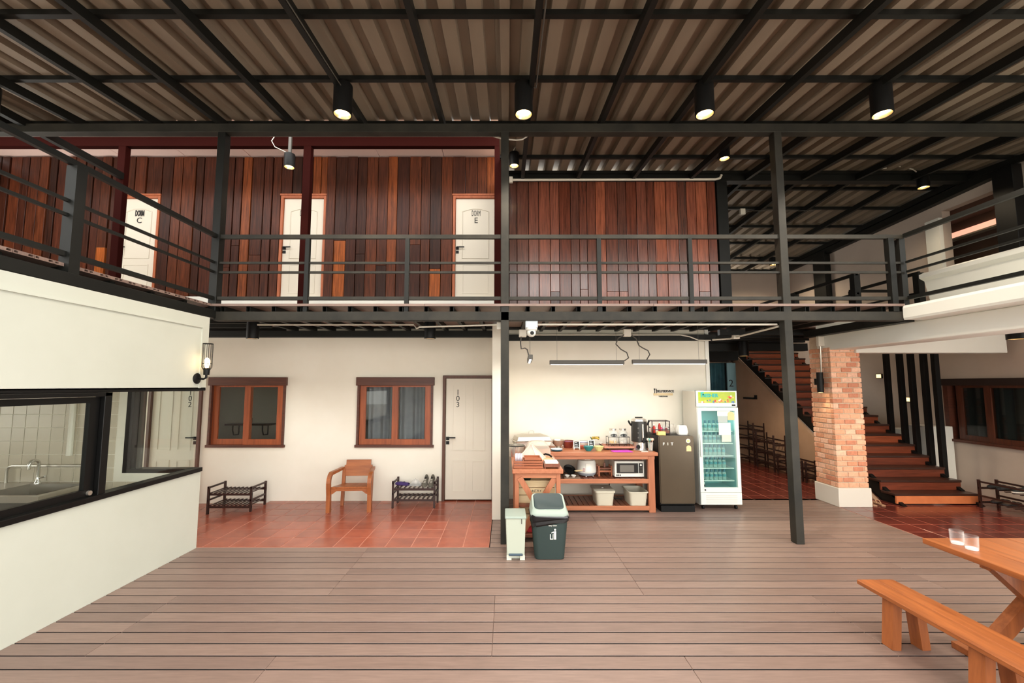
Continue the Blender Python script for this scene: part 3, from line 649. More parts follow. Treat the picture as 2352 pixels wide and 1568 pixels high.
for c in range(ncr):
    z = .285 + .04 + c * pitch
    j = lambda: rnd.uniform(-.004, .004)
    W_ = X1 - X0
    if c % 2 == 0: spans = [(0, .155), (.165, .32), (.33, W_)]
    else: spans = [(0, .08), (.09, .245), (.255, .41), (.42, W_)]
    for a, b in spans: brick(X0 + (a + b) / 2, Y0 + .03 + j(), z, b - a, .06)
    if c % 2 == 0: sp2 = [(.062, .155), (.165, .32), (.33, W_)]
    else: sp2 = [(.062, .245), (.255, .41), (.42, W_)]
    for a, b in sp2: brick(X0 + .03 + j(), Y0 + (a + b) / 2, z, .06, b - a)
    if c % 2: brick(X1 - .03 + j(), Y0 + .062 + .2, z, .06, .38)
    else:
        for a, b in ((.062, .25), (.26, W_)): brick(X1 - .03 + j(), Y0 + (a + b) / 2, z, .06, b - a)
bc2 = thing('brick_column', 'second brick column at the picture edge under the slab, mostly out of view', 'column', (6.06, 4.66, 0))
MB().box(5.90, 6.22, 4.5, 4.82, 0, 2.64).build('mortar_core', M_mortar, bc2)
ma = MB().box(-.105, .105, -.03, .03, -bh / 2, bh / 2).mesh('brick', M_brick, bevel=.006); mb_ = MB().box(-.05, .05, -.03, .03, -bh / 2, bh / 2).mesh('brick', M_brick, bevel=.006)
for c in range(32):
    z = .04 + c * pitch
    q = ((ma, -.0575), (mb_, .1075)) if c % 2 else ((mb_, -.1125), (ma, .0525))
    for me, dx in q:
        piece('brick', me, bc2, (dx, -.145, z)); piece('brick', me, bc2, (-.145, dx + (.0), z + .0001), rot=(0, 0, R(90)))
# ================================================================ STAIRS
st = thing('staircase', 'straight flight of dark red timber steps on black steel stringers beside the brick column', 'staircase', (6.72, 6.84, 0))
RISE, RUN = .157, .245
tr_me = MB().box(-.655, .655, -.02, .245, -.035, 0).mesh('tread', M_tread, bevel=.004)
ri_me = MB().box(-.65, .65, -.022, .006, -.122, 0).mesh('riser', M_stair, bevel=.003)
for n in range(18):
    y = RUN * n; z = .165 + RISE * n
    piece('tread', tr_me, st, (0, y, z))
    if n == 0: o = MB().box(-.655, .655, -.035, -.005, .02, .135).build('riser', M_step1, st, bevel=.003, local=True); o.name = 'riser'
    else: piece('riser', ri_me, st, (0, y + .015, z - .036))
for sx_ in (-.60, .60):
    MB().prism([(-.12, 0), (.1, 0), (.28, .0), (4.6, 2.765), (4.6, 2.86), (4.36, 2.86), (0.02, .08)], 'x', sx_ - .03, sx_ + .03).build('stringer', M_black, st, local=True)
for n, y in enumerate((7.36, 7.56, 7.8, 8.02, 8.3)):
    MB().box(7.36, 7.44, y - .035, y + .035, .165 + RISE * (n + .95), 2.66).build('baluster', M_black, st)
for y, z in ((9.15, 2.05), (8.5, 1.57), (10.3, 2.9)):
    t = thing('step_light', 'small square step light glowing on the stair wall, %s' % {9.15: 'left of the dark slats', 8.5: 'seen between dark slats', 10.3: 'topmost of all'}[y], 'wall light', (7.98, y, z))
    MB().box(7.97, 8.0, y - .07, y + .07, z - .05, z + .05).build('housing', M_black, t); MB().box(7.966, 7.972, y - .055, y + .055, z - .035, z + .04).build('lamp_lens', mat('step_glow', (255, 220, 150), .5, emit=(255, 205, 130), es=3), t)
for (y0, y1, z1, x0, lb) in ((7.72, 8.12, 1.12, 7.5, 'white box cabinet behind the lowest dark slats of the stairs'), (8.16, 8.56, 1.02, 7.52, 'middle white box cabinet behind the stair slats'), (8.6, 9.3, .98, 7.52, 'hindmost white box cabinet behind the stair slats')):
    t = thing('white_cabinet', lb, 'cabinet', (7.8, (y0 + y1) / 2, 0)); MB().box(x0, 7.98, y0, y1, 0, z1).build('body', M_trimw, t, bevel=.004)
    for k in range(3): MB().box(x0 + .02, 7.96, y0 - .008, y0, .03 + z1 / 3 * k, z1 / 3 * (k + 1) - .01).build('drawer', M_trimw, t)
t = thing('plank_shelf', 'dark red timber shelf above the white cabinets behind the stairs', 'shelf', (7.75, 9.6, 1.1))
MB().box(7.5, 7.98, 9.36, 10.2, 1.08, 1.2).build('board', M_tread, t); MB().box(7.5, 7.98, 9.38, 9.42, 0, 1.08).build('side_panel', M_tread, t)
# corridor end: curtain rod, curtain and light blue door
dd = struct('door_6')
MB().box(5.76, 5.985, 11.14, 11.18, 0, 2.44).build('door_leaf', mat('door_pale_blue', (128, 168, 180), .5), dd)
text('2', 'numeral', .26, M_text, dd, (5.85, 11.138, 1.9))
MB().box(5.26, 5.30, 11.18, 11.24, 0, 2.5).build('door_frame', M_grey, dd)
t = thing('corridor_curtain', 'teal grey curtain hanging at the far end of the corridor above the fridge', 'curtain', (5.5, 11.3, 0))
curtain(t, M_curtainb, 5.3, 5.80, .05, 2.44, 11.32, .05, 4); MB().tube([(5.3, 11.3, 2.46), (5.99, 11.3, 2.46)], .015, 8).build('rod', M_chrome, t)
t = thing('wall_hook', 'small black bracket fixed to the tan wall under the stairs', 'bracket', (5.97, 10.3, 1.5))
MB().box(5.95, 5.99, 10.25, 10.3, 1.52, 1.62).box(5.93, 5.99, 10.3, 10.75, 1.52, 1.56).build('arm', M_black, t)

# ================================================================ LAMPS
def spot(parent, loc, e, ang=110, col=(1, .80, .55), r=.04):
    l = bpy.data.lights.new('downlight_beam', 'SPOT'); l.energy = e; l.spot_size = R(ang); l.spot_blend = .6; l.color = col; l.shadow_soft_size = r
    o = bpy.data.objects.new('downlight_beam', l); COL.objects.link(o); o.parent = parent; o.location = loc; return o
def downlight(label, x, y, z0, z1, r, e, group=None, m=M_bulb, hang=None, col=(1, .80, .55), ang=110):
    t = thing('ceiling_downlight', label, 'downlight', (x, y, z1), group=group)
    h = z1 - z0; n = 28
    MB().lathe([(0, 0), (r * .96, 0), (r, -.012), (r, -h), (r * .9, -h), (r * .88, -h + .03), (r * .88, -h + .06)], n).build('housing', M_black, t, smooth=True, local=True)
    MB().lathe([(r * .88, -h + .004), (r * .6, -h + .045), (r * .6, -h + .05), (r * .88, -h + .01)], n).build('reflector', M_refl, t, smooth=True, local=True)
    MB().lathe([(0, -h + .02), (r * .5, -h + .026), (r * .7, -h + .035)], n).build('lamp_lens', m, t, smooth=True, local=True)
    if hang: MB().box(-.02, .02, -.015, .015, 0, hang - z1).build('bracket', M_grey, t, local=True)
    if e: spot(t, (0, 0, -h - .01), e, ang, col)
    return t
for x, lb in ((-5.72, 'big black cylinder downlight under the roof cut by the picture edge'), (-1.8, 'big black cylinder downlight under the roof above upper middle door'), (.19, 'big black cylinder downlight under the roof above the middle post'), (2.18, 'big black cylinder downlight under the roof above the plank block end'), (4.13, 'big black cylinder downlight under the roof above the concrete cornice')):
    downlight(lb, x, 4.45, 4.81, 5.155, .1, 190, col=(1, .86, .68), ang=125)
sml = [(-3.18, 6.0, 5.03, 5.23, .075, 'small black downlight hanging in front of upper middle door', 5.9), (.12, 6.3, 5.21, 5.42, .075, 'small black downlight beside the top of the middle post', None),
       (3.2, 6.0, 5.16, 5.34, .075, 'small black downlight under the rear roof beside the tall right post', None), (7.1, 7.0, 5.2, 5.38, .085, 'small black downlight near the top of the grey gable wall', None), (6.9, 10.8, 4.95, 5.13, .09, 'tiny far downlight deep under the rear roof', None)]
for x, y, a, b, r_, lb, hg in sml: downlight(lb, x, y, a, b, r_, {6.0: 30, 6.3: 30, 7.0: 50, 10.8: 70}[y], hang=hg, ang=110 if x < 4 else 150)
M_cold = mat('cool_lens', (220, 232, 240), .4, emit=(220, 235, 255), es=1.5)
for x, lb in ((-3.59, 'black downlight under the balcony above the window with shelf'), (-1.08, 'black downlight under the balcony above the chair side window')):
    downlight(lb, x, 6.0, 2.51, 2.75, .08, 28, m=M_cold, col=(.9, .95, 1))
downlight('black downlight in the dark corridor ceiling above the glass door fridge', 4.63, 8.3, 2.42, 2.71, .09, 100, ang=140)
t = downlight('black downlight hanging under the concrete slab at the picture edge', 6.33, 5.25, 2.42, 2.64, .1, 90, ang=140)
# cage wall lamp
t = thing('wall_lamp', 'cage wall lamp with glowing bulb at the end of the white kitchen wall', 'wall lamp', (-3.55, 4.9, 1.93))
MB().lathe([(0, 0), (.06, 0), (.062, .01), (.04, .025), (0, .028)], 20, c=(-3.55, 4.9, 1.93), M=Matrix.Rotation(R(90), 4, 'Y')).build('wall_plate', M_black, t, smooth=True)
MB().tube([(-3.53, 4.9, 1.93), (-3.47, 4.9, 1.925), (-3.44, 4.9, 1.94), (-3.44, 4.9, 2.0)], .012, 8).build('arm', M_black, t, smooth=True)
MB().lathe([(.0, 1.97), (.03, 1.97), (.034, 2.03), (.03, 2.05), (0, 2.05)], 16, c=(-3.44, 4.9, 0)).build('lamp_holder', M_black, t, smooth=True)
MB().lathe([(0, 2.05), (.014, 2.05), (.03, 2.10), (.028, 2.14), (.012, 2.165), (0, 2.17)], 16, c=(-3.44, 4.9, 0)).build('bulb', M_bulb, t, smooth=True)
cg = MB()
for k in range(8):
    a = k * math.pi / 4; cx, cy = -3.44 + .05 * math.cos(a), 4.9 + .05 * math.sin(a)
    cg.tube([(-3.44 + .033 * math.cos(a), 4.9 + .033 * math.sin(a), 2.03), (cx, cy, 2.06), (cx, cy, 2.33)], .003, 5)
cg.tube([(-3.44 + .05 * math.cos(R(a)), 4.9 + .05 * math.sin(R(a)), 2.33) for a in range(0, 361, 30)], .004, 5).tube([(-3.44 + .05 * math.cos(R(a)), 4.9 + .05 * math.sin(R(a)), 2.1) for a in range(0, 361, 30)], .003, 5)
cg.build('cage', M_black, t)
pl = bpy.data.lights.new('bulb_light', 'POINT'); pl.energy = 9; pl.color = (1, .78, .5); pl.shadow_soft_size = .03
po = bpy.data.objects.new('bulb_light', pl); COL.objects.link(po); po.parent = t; po.location = (.11, 0, .17)
# brick column sconce
t = thing('wall_lamp', 'black cylinder up and down lamp mounted on the brick column', 'wall lamp', (5.03, 6.9, 1.95))
MB().lathe([(0, 1.74), (.038, 1.745), (.045, 1.74), (.045, 2.06), (.038, 2.06), (.036, 2.05), (0, 2.05)], 20, c=(5.0, 6.82, 0)).build('housing', M_black, t, smooth=True)
MB().box(5.0, 5.095, 6.86, 6.95, 1.86, 1.96).build('bracket', M_black, t)
MB().lathe([(0, 1.738), (.034, 1.738)], 16, c=(5.0, 6.82, 0)).build('lamp_lens', M_bulb, t)
spot(t, (-.03, -.08, -.23), 6, 80)
# linear pendant lights over the kitchenette
def linear(label, cx, cy, cz, L_, rz):
    t = thing('linear_pendant', label, 'pendant light', (cx, cy, cz), rz)
    MB().box(-L_ / 2, L_ / 2, -.03, .03, -.03, .03).build('housing', M_grey, t, local=True, bevel=.003)
    MB().box(-L_ / 2 + .02, L_ / 2 - .02, -.012, .012, -.034, -.031).build('diffuser', M_led, t, local=True)
    c = MB()
    for s in (-.4, .4): c.tube([(s * L_, 0, .03), (s * L_, 0, 2.818 - cz)], .002, 4)
    c.build('suspension_wire', M_grey, t, local=True)
    l = bpy.data.lights.new('strip_light', 'AREA'); l.shape = 'RECTANGLE'; l.size = L_ - .06; l.size_y = .04; l.energy = 9; l.color = (1, .95, .86)
    o = bpy.data.objects.new('strip_light', l); COL.objects.link(o); o.parent = t; o.location = (0, 0, -.04)
linear('slim grey bar pendant hanging over the wooden bowls', 1.17, 6.2, 2.185, 1.08, 0)
linear('slim grey bar pendant hanging over the urn and fridges', 2.37, 6.2, 2.195, 1.08, 0)
linear('short grey bar pendant seen end-on over the food cover', .33, 6.0, 2.22, .95, R(88))

# ================================================================ PIPES, BOXES, CAMERA
def pipe(label, pts, r=.012, m=M_pvc, cat='conduit', boxes=()):
    t = thing('conduit_pipe', label, cat, pts[0]); MB().tube(pts, r, 8).build('tube', m, t, smooth=True)
    for b in boxes: MB().box(b[0] - b[3], b[0] + b[3], b[1] - .03, b[1] + .03, b[2] - b[4], b[2] + b[4]).build('junction_box', M_pvc, t, bevel=.006)
    return t
pipe('long white conduit along the beam above the right plank block', [(.07, 6.98, 5.33), (.3, 6.98, 5.33), (3.55, 6.98, 5.34), (3.63, 6.98, 5.36), (3.66, 6.98, 5.42)], .02, boxes=[(.08, 6.98, 5.33, .03, .05)])
pipe('white conduit under the balcony beam running from the security camera to the tall right post', [(.34, 5.3, 2.612), (3.39, 5.3, 2.612)], .013)
pipe('grey conduit under the balcony beam in front of the left downlights', [(-3.5, 5.95, 2.70), (-1.3, 5.95, 2.70), (-1.25, 5.9, 2.64), (-1.15, 5.6, 2.62), (-.1, 5.35, 2.615)], .011, M_pvc, boxes=[(-.09, 5.33, 2.60, .03, .05)])
pipe('white conduit slanting from the kitchenette corner to the tall right post', [(3.4, 7.0, 2.6), (3.6, 6.8, 2.6), (3.42, 5.32, 2.59)], .014, boxes=[(3.57, 6.6, 2.6, .05, .03)])
pipe('thin grey conduit across the kitchenette ceiling between pendant boxes', [(.3, 7.06, 2.69), (2.9, 7.06, 2.69), (3.05, 7.06, 2.66), (3.2, 7.06, 2.6), (3.4, 7.06, 2.6)], .01, M_pvc)
pipe('flexible grey wire and box feeding the two long bar pendants', [(1.75, 6.3, 2.6), (1.66, 6.3, 2.55), (1.62, 6.28, 2.46), (1.68, 6.24, 2.38), (1.76, 6.22, 2.33), (1.78, 6.2, 2.25), (1.72, 6.2, 2.21)], .009, M_grey, 'wire', boxes=[(1.8, 6.32, 2.63, .055, .055)])
pipe('flexible grey wire curling down to the second bar pendant', [(1.86, 6.3, 2.6), (1.93, 6.3, 2.54), (1.96, 6.28, 2.44), (2.0, 6.24, 2.4), (2.07, 6.22, 2.36), (2.09, 6.2, 2.3), (2.04, 6.2, 2.22)], .009, M_grey, 'wire')
pipe('flexible grey wire and box feeding the end-on bar pendant', [(.2, 5.7, 2.52), (.19, 5.7, 2.42), (.2, 5.7, 2.34), (.25, 5.7, 2.35), (.28, 5.7, 2.33), (.3, 5.7, 2.25)], .009, M_grey, 'wire', boxes=[(.22, 5.72, 2.55, .05, .05)])
pipe('thin conduit on the roof rafter leading to the downlight above the middle post', [(.325, 1.2, zr(1.2) - .11), (.325, 4.4, zr(4.4) - .11), (.22, 4.45, 5.16)], .007, M_grey)
pipe('thin conduit on the roof rafter leading to the downlight above upper middle door', [(-1.79, 1.2, zr(1.2) - .11), (-1.79, 4.4, zr(4.4) - .11), (-1.78, 4.45, 5.16)], .006, M_grey)
pipe('curled white cable beside the small downlight and oxblood post', [(-3.35, 5.9, 5.46), (-3.4, 5.9, 5.38), (-3.36, 5.92, 5.3), (-3.2, 5.98, 5.24)], .006, M_pvc, 'cable')
pipe('white cables looping from the top of the middle post to the roof', [(-.36, 5.4, 5.30), (-.37, 5.4, 5.205), (-.07, 5.4, 5.112), (.13, 5.4, 5.09), (.21, 5.4, 5.10), (.35, 5.4, 5.19), (.4, 5.4, 5.29)], .01, M_pvc, 'cable')
pipe('thin white cable drooping to the small downlight beside the middle post', [(.12, 6.28, 5.39), (.11, 6.25, 5.44), (.14, 6.25, 5.49), (.25, 6.25, 5.545), (.4, 6.25, 5.54)], .008, M_pvc, 'cable')
pipe('arched white cable above the small downlight of the gable wall', [(7.08, 7.0, 5.4), (6.9, 6.95, 5.5), (6.6, 6.9, 5.53), (6.3, 6.9, 5.48)], .009, M_pvc, 'cable')
pipe('white cable drooping beside the top of the tall right post', [(3.25, 5.95, 5.38), (3.35, 5.85, 5.45), (3.6, 5.6, 5.4), (3.9, 5.6, 5.38), (4.05, 5.6, 5.45)], .009, M_pvc, 'cable')
pipe('white pipe and box under the rear roof behind the tall right post', [(4.7, 8.2, 5.26), (4.85, 8.2, 5.3), (6.1, 8.2, 5.3)], .006, M_grey, boxes=[(4.68, 8.2, 5.28, .05, .06)])
pipe('arched white pipe frame at the far end of the upper passage', [(7.2, 13.985, 4.3), (7.2, 13.985, 4.92), (7.25, 13.985, 4.98), (7.75, 13.985, 4.98), (7.8, 13.985, 4.92), (7.8, 13.985, 4.3)], .02)
pipe('grey conduit dropping down the brick column to its lamp', [(5.07, 6.86, 2.5), (5.06, 6.86, 2.08), (5.07, 6.9, 2.0)], .012, M_chrome, boxes=[(5.06, 6.84, 2.56, .05, .08)])
t = thing('security_camera', 'white dome security camera on a pale box under the balcony beam', 'camera', (.31, 5.25, 2.65))
MB().box(.235, .385, 5.18, 5.28, 2.555, 2.655).build('mount_box', mat('pale_blue_grey', (186, 194, 200), .5), t, bevel=.006)
MB().lathe([(0, 2.555), (.075, 2.555), (.072, 2.535), (.055, 2.52), (0, 2.52)], 20, c=(.31, 5.24, 0)).build('collar', M_trimw, t, smooth=True)
MB().lathe([(0.055 * math.sin(R(a)), 2.50 - .055 * math.cos(R(a))) for a in range(0, 181, 15)], 20, c=(.31, 5.235, 0)).build('ball', M_trimw, t, smooth=True)
MB().lathe([(0, 0), (.022, 0), (.024, -.006), (0, -.006)], 16, c=(.315, 5.182, 2.49), M=Matrix.Rotation(R(-90), 4, 'X')).build('lens', M_black, t)
# ================================================================ LEFT SIDE FURNITURE
t = thing('armchair', 'low orange teak armchair with solid back plank against the cream wall', 'chair', (-2.31, 6.43, 0), R(3))
FW, BW = .295, .215
MB().prism([(-.25, .33), (.25, .33), (.21, .36), (-.21, .36)], 'y', 0, .01)
sv = [(-FW + .03, .0, .335), (FW - .03, .0, .335), (BW - .01, .40, .305), (-BW + .01, .40, .305)]
MB().add([(x, y, z) for x, y, z in sv] + [(x, y, z + .03) for x, y, z in sv], [(0, 1, 2, 3), (7, 6, 5, 4), (0, 4, 5, 1), (1, 5, 6, 2), (2, 6, 7, 3), (3, 7, 4, 0)]).build('seat', M_teak, t, local=True, bevel=.004)
MB().prism([(-FW + .03, .335), (-FW + .03, .26), (-FW + .05, .26), (-FW + .11, .305), (FW - .11, .305), (FW - .05, .26), (FW - .03, .26), (FW - .03, .335)], 'y', .0, .03).build('apron', M_teakx, t, local=True)
for s in (-1, 1):
    xo = s * FW; out = []
    curve = [(.01, 0), (.005, .25), (-.015, .36), (-.02, .42), (-.008, .475), (.025, .52), (.075, .545), (.15, .552), (.28, .556), (.43, .562)]
    nrm = [(1, 0), (1, 0), (1, 0), (1, -.1), (.9, -.4), (.6, -.8), (.25, -1), (0, -1), (0, -1), (0, -1)]
    m = MB(); rows = []
    for k, (yy, zz) in enumerate(curve):
        hw = .028; d = .032 - .0016 * k; dy, dz = nrm[k]
        xx = xo if k < 7 else s * (FW - (FW - BW - .02) * (k - 6) / 3)
        q = [(xx - hw, yy - dy * d, zz - dz * d), (xx + hw, yy - dy * d, zz - dz * d), (xx + hw, yy + dy * d, zz + dz * d), (xx - hw, yy + dy * d, zz + dz * d)]
        rows.append(q)
    m.grid(rows, closed=True); n0 = (len(rows) - 1) * 4; m.f += [(0, 1, 2, 3), (n0 + 3, n0 + 2, n0 + 1, n0)]
    m.build('arm', M_teakz, t, local=True)
    MB().bar((s * BW, .37, 0), (s * BW, .44, .56), .045, .05, (0, 1, 0)).build('leg', M_teakz, t, local=True)
    MB().bar((s * (FW - .02), .03, .32), (s * (BW), .38, .30), .025, .06).build('side_rail', M_teak, t, local=True)
MB().add([(x, y, z) for z, y, hw in ((.44, .41, .215), (.60, .435, .215), (.601, .435, .19), (.68, .448, .19)) for x, y in ((-hw, y), (hw, y), (hw, y + .03), (-hw, y + .03))],
         [(0, 1, 2, 3), (15, 14, 13, 12)] + [(i * 4 + k, i * 4 + (k + 1) % 4, i * 4 + 4 + (k + 1) % 4, i * 4 + 4 + k) for i in range(3) for k in range(4)]).build('backrest', M_teakx, t, local=True)
def rack(label, x0, x1, y0, y1, H, tiers, nslat, z0=0, axis='y', group=None):
    """slatted shoe rack; slats run along axis"""
    t = thing('shoe_rack', label, 'shoe rack', ((x0 + x1) / 2, (y0 + y1) / 2, z0))
    p = .028
    for xx in (x0, x1 - p):
        for yy in (y0, y1 - p): MB().box(xx, xx + p, yy, yy + p, z0, z0 + H).build('leg', M_rack, t)
    for zz in tiers:
        z = z0 + zz
        MB().box(x0, x1, y0 + .004, y0 + .022, z - .03, z).build('rail', M_rack, t); MB().box(x0, x1, y1 - .022, y1 - .004, z - .03, z).build('rail', M_rack, t)
        MB().box(x0 + .004, x0 + .022, y0, y1, z + .07, z + .095).build('end_rail', M_rack, t); MB().box(x1 - .022, x1 - .004, y0, y1, z + .07, z + .095).build('end_rail', M_rack, t)
        for k in range(nslat):
            f = (k + .7) / (nslat + .4)
            if axis == 'y':
                cx = x0 + (x1 - x0) * f; b = MB().box(cx - .012, cx + .012, y0 + .01, y1 - .01, z, z + .012)
            else:
                cy = y0 + (y1 - y0) * f; b = MB().box(x0 + .01, x1 - .01, cy - .012, cy + .012, z, z + .012)
            b.build('slat', M_rack, t)
    return t
rack('empty two-tier dark slatted shoe rack under the window with shelf', -4.42, -3.76, 6.46, 6.86, .40, (.12, .30), 10, z0=-.04)
rack('two-tier dark slatted shoe rack between armchair and door 103', -1.74, -1.08, 6.64, 6.98, .40, (.13, .29), 9)
# shoes
def shoe(label, loc, rz, m, ms, L_=.27, name='sneaker', cat='shoe', group=None, lace=None, tilt=0, low=False):
    t = thing(name, label, cat, loc, rz, group); t.rotation_euler = (tilt, 0, rz)
    ol = [(0, .030), (.08, .036), (.25, .033), (.45, .036), (.65, .046), (.82, .044), (.94, .030), (1, .010)]
    pts = [(h, l * L_) for l, h in ol] + [(-h, l * L_) for l, h in reversed(ol)]
    MB().prism([(x, y - L_ / 2) for x, y in pts], 'z', 0, .022).build('sole', ms, t, local=True, bevel=.004)
    hts = [.085, .092, .085, .075, .062, .05, .04, .025] if not low else [.04, .045, .045, .05, .05, .045, .035, .024]
    rows = []
    for (l, h), H in zip(ol, hts):
        y = l * L_ - L_ / 2
        rows.append([(h * .97 * math.cos(R(a)) * (1 if a in (0, 180) else .92), y, .02 + (H - .02) * math.sin(R(a)) ** .8 if 0 < a < 180 else .02) for a in range(0, 181, 30)])
    MB().grid(rows).build('upper', m, t, local=True, smooth=True)
    MB().lathe([(0, 0), (.018, 0), (.018, .004), (0, .004)], 12, c=(0, -.16 * L_, .083 if not low else .048)).build('collar', M_black, t, local=True)
    if lace:
        for k in range(3): MB().bar((-.016, (.02 + .1 * k) * L_, .079 - .009 * k), (.016, (.02 + .1 * k) * L_, .079 - .009 * k), .006, .004).build('lace', lace, t, local=True)
    return t
M_shgrey = mat('shoe_grey', (104, 98, 84), .8, c2=(78, 74, 66), scale=20); M_shdk = mat('shoe_dark', (34, 36, 38), .6); M_shnavy = mat('shoe_navy', (48, 60, 70), .8); M_shbrown = mat('shoe_brown', (70, 52, 42), .7); M_solew = mat('sole_white', (222, 216, 204), .6); M_purple = mat('plum_rubber', (62, 42, 98), .5)
shoe('grey lace-up sneaker on the rack by door 103, nearer the armchair', (-1.26, 6.80, .325), R(180), M_shgrey, M_solew, lace=M_solew, tilt=R(-22))
shoe('grey lace-up sneaker on the rack by door 103, nearer the door', (-1.16, 6.80, .325), R(180), M_shgrey, M_solew, lace=M_solew, tilt=R(-22))
shoe('purple rubber clog lying on the top tier of the rack by door 103', (-1.63, 6.82, .305), R(70), M_purple, M_purple, .24, 'clog', low=True)
t = thing('plastic_bag', 'crumpled clear plastic bag on the shoe rack beside grey sneakers', 'bag', (-1.42, 6.82, .302))
rr = random.Random(3)
MB().grid([[((.11 - .02 * i) * math.cos(a) * rr.uniform(.8, 1.15), (.08 - .015 * i) * math.sin(a) * rr.uniform(.8, 1.15), .022 * i * rr.uniform(.8, 1.2)) for a in [k * math.pi / 8 for k in range(16)]] for i in range(5)], closed=True).build('bag_skin', glass_solid('bag_plastic', (235, 235, 230), alpha=.3), t, local=True, smooth=True)

# ================================================================ KITCHENETTE TABLES
ta = thing('serving_table', 'long reddish timber serving table with two slatted shelves along the kitchenette wall', 'table', (1.15, 6.75, 0))
MB().box(.07, 2.235, 6.39, 7.12, .815, .865).build('table_top', M_salmon, ta, bevel=.005)
MB().box(.12, 2.19, 6.415, 6.44, .765, .815).build('apron', M_salmon, ta); MB().box(.12, 2.19, 7.06, 7.085, .765, .815).build('apron', M_salmon, ta)
for x in (.12, 2.09):
    for y in (6.41, 7.0): MB().box(x, x + .095, y, y + .07, 0, .815).build('leg', M_salmonz, ta, bevel=.004)
slm = MB().box(-.034, .034, -.30, .30, 0, .018).mesh('slat', M_shelf, bevel=.003)
for zz in (.425, .04):
    MB().box(.2, 2.1, 6.41, 6.435, zz - .008, zz + .055).build('shelf_rail', M_salmon, ta, bevel=.003); MB().box(.2, 2.1, 7.04, 7.065, zz - .008, zz + .055).build('shelf_rail', M_salmon, ta)
    for k in range(24): piece('slat', slm, ta, (.25 + .078 * k - 1.15, 6.738 - 6.75, zz + .03))
tb = thing('serving_table', 'shorter reddish timber table with crossed braces, its end facing the bins', 'table', (.37, 5.8, 0))
MB().box(.07, .68, 5.2, 6.385, .80, .85).build('table_top', M_salmony, tb, bevel=.005)
for x in (.10, .60):
    for y in (5.23, 6.29): MB().box(x, x + .05, y, y + .06, 0, .80).build('leg', M_salmonz, tb, bevel=.003)
MB().box(.15, .60, 5.235, 5.26, .745, .80).build('apron', M_salmon, tb)
MB().bar((.16, 5.235, .75), (.59, 5.235, .05), .03, .065, (0, 0, 1)).build('brace', M_salmonz, tb); MB().bar((.59, 5.262, .75), (.16, 5.262, .05), .03, .065, (0, 0, 1)).build('brace', M_salmonz, tb)
MB().box(.12, .63, 5.28, 6.3, .39, .42).build('shelf', M_shelf, tb, bevel=.003); MB().box(.12, .63, 5.24, 6.3, .05, .09).build('shelf', M_shelf, tb, bevel=.003)
M_crate = mat('crate_pine', (226, 204, 162), .6, c2=(206, 180, 136), scale=3, stretch=(.8, 8, 8))
def crate(label, x0, x1, y0, y1, z0, txt):
    t = thing('wooden_crate', label, 'crate', ((x0 + x1) / 2, (y0 + y1) / 2, z0))
    for k in range(3):
        a = z0 + .01 + k * .088
        MB().box(x0, x1, y0, y0 + .012, a, a + .08).build('slat', M_crate, t, bevel=.002); MB().box(x0, x1, y1 - .012, y1, a, a + .08).build('slat', M_crate, t)
        for xx in (x0, x1 - .012): MB().box(xx, xx + .012, y0 + .012, y1 - .012, a, a + .08).build('slat', M_crate, t)
    MB().box(x0, x1, y0, y1, z0, z0 + .01).build('base', M_crate, t)
    n = len(txt)
    for i, ch in enumerate(txt):
        f = (i - (n - 1) / 2); text(ch, 'lettering', .04, M_text, t, ((x0 + x1) / 2 + f * .028, y0 - .001, z0 + .145 - .0011 * f * f), rot=(R(90), -f * -.05, 0))
    return t
crate('pale pine crate with stencilled lettering on the middle shelf behind the crossed braces', .15, .60, 5.36, 5.75, .42, 'COUNTRY ST')
crate('pale pine crate on the lowest shelf, mostly hidden behind the bins', .16, .60, 5.42, 5.75, .09, 'CO')
tag(MB().box(.25, .58, 5.3, 5.40, .09, .145).build('red_box', mat('red_card', (190, 30, 40), .5), None, bevel=.006), 'red box on the lowest table shelf peeking between the two bins', 'box')
t = thing('serving_bowl', 'dark green bowl sitting inside the pine crate on the middle shelf', 'bowl', (.26, 5.55, .62))
MB().lathe([(0, 0), (.03, 0), (.06, .06), (.065, .09), (.06, .09), (.05, .04), (0, .015)], 18).build('body', mat('bottle_green', (28, 48, 40), .4), t, local=True, smooth=True)

# -- things on the short table
def vessel(name, label, cat, x, y, z, prof, m, n=24, parts=()):
    t = thing(name, label, cat, (x, y, z)); MB().lathe(prof, n).build('body', m, t, local=True, smooth=True)
    for pn, pp, pmm in parts: MB().lathe(pp, n).build(pn, pmm, t, local=True, smooth=True)
    return t
M_traywood = mat('tray_wood', (170, 98, 62), .45, c2=(146, 80, 48), scale=4, stretch=(1, 8, 8))
t = thing('cutlery_tray', 'reddish slatted wooden cutlery tray at the table end', 'tray', (.29, 5.36, .85))
for z in (.86, .89, .92): MB().box(.09, .44, 5.24, 5.252, z, z + .022).build('slat', M_traywood, t)
MB().box(.09, .10, 5.252, 5.5, .855, .945).box(.43, .44, 5.252, 5.5, .855, .945).box(.1, .43, 5.49, 5.5, .855, .945).box(.1, .43, 5.252, 5.49, .852, .86).build('box_frame', M_traywood, t)
MB().box(.20, .21, 5.252, 5.49, .86, .945).build('divider', M_traywood, t)
M_cut = mat('cutlery_pale', (206, 208, 220), .3, .6)
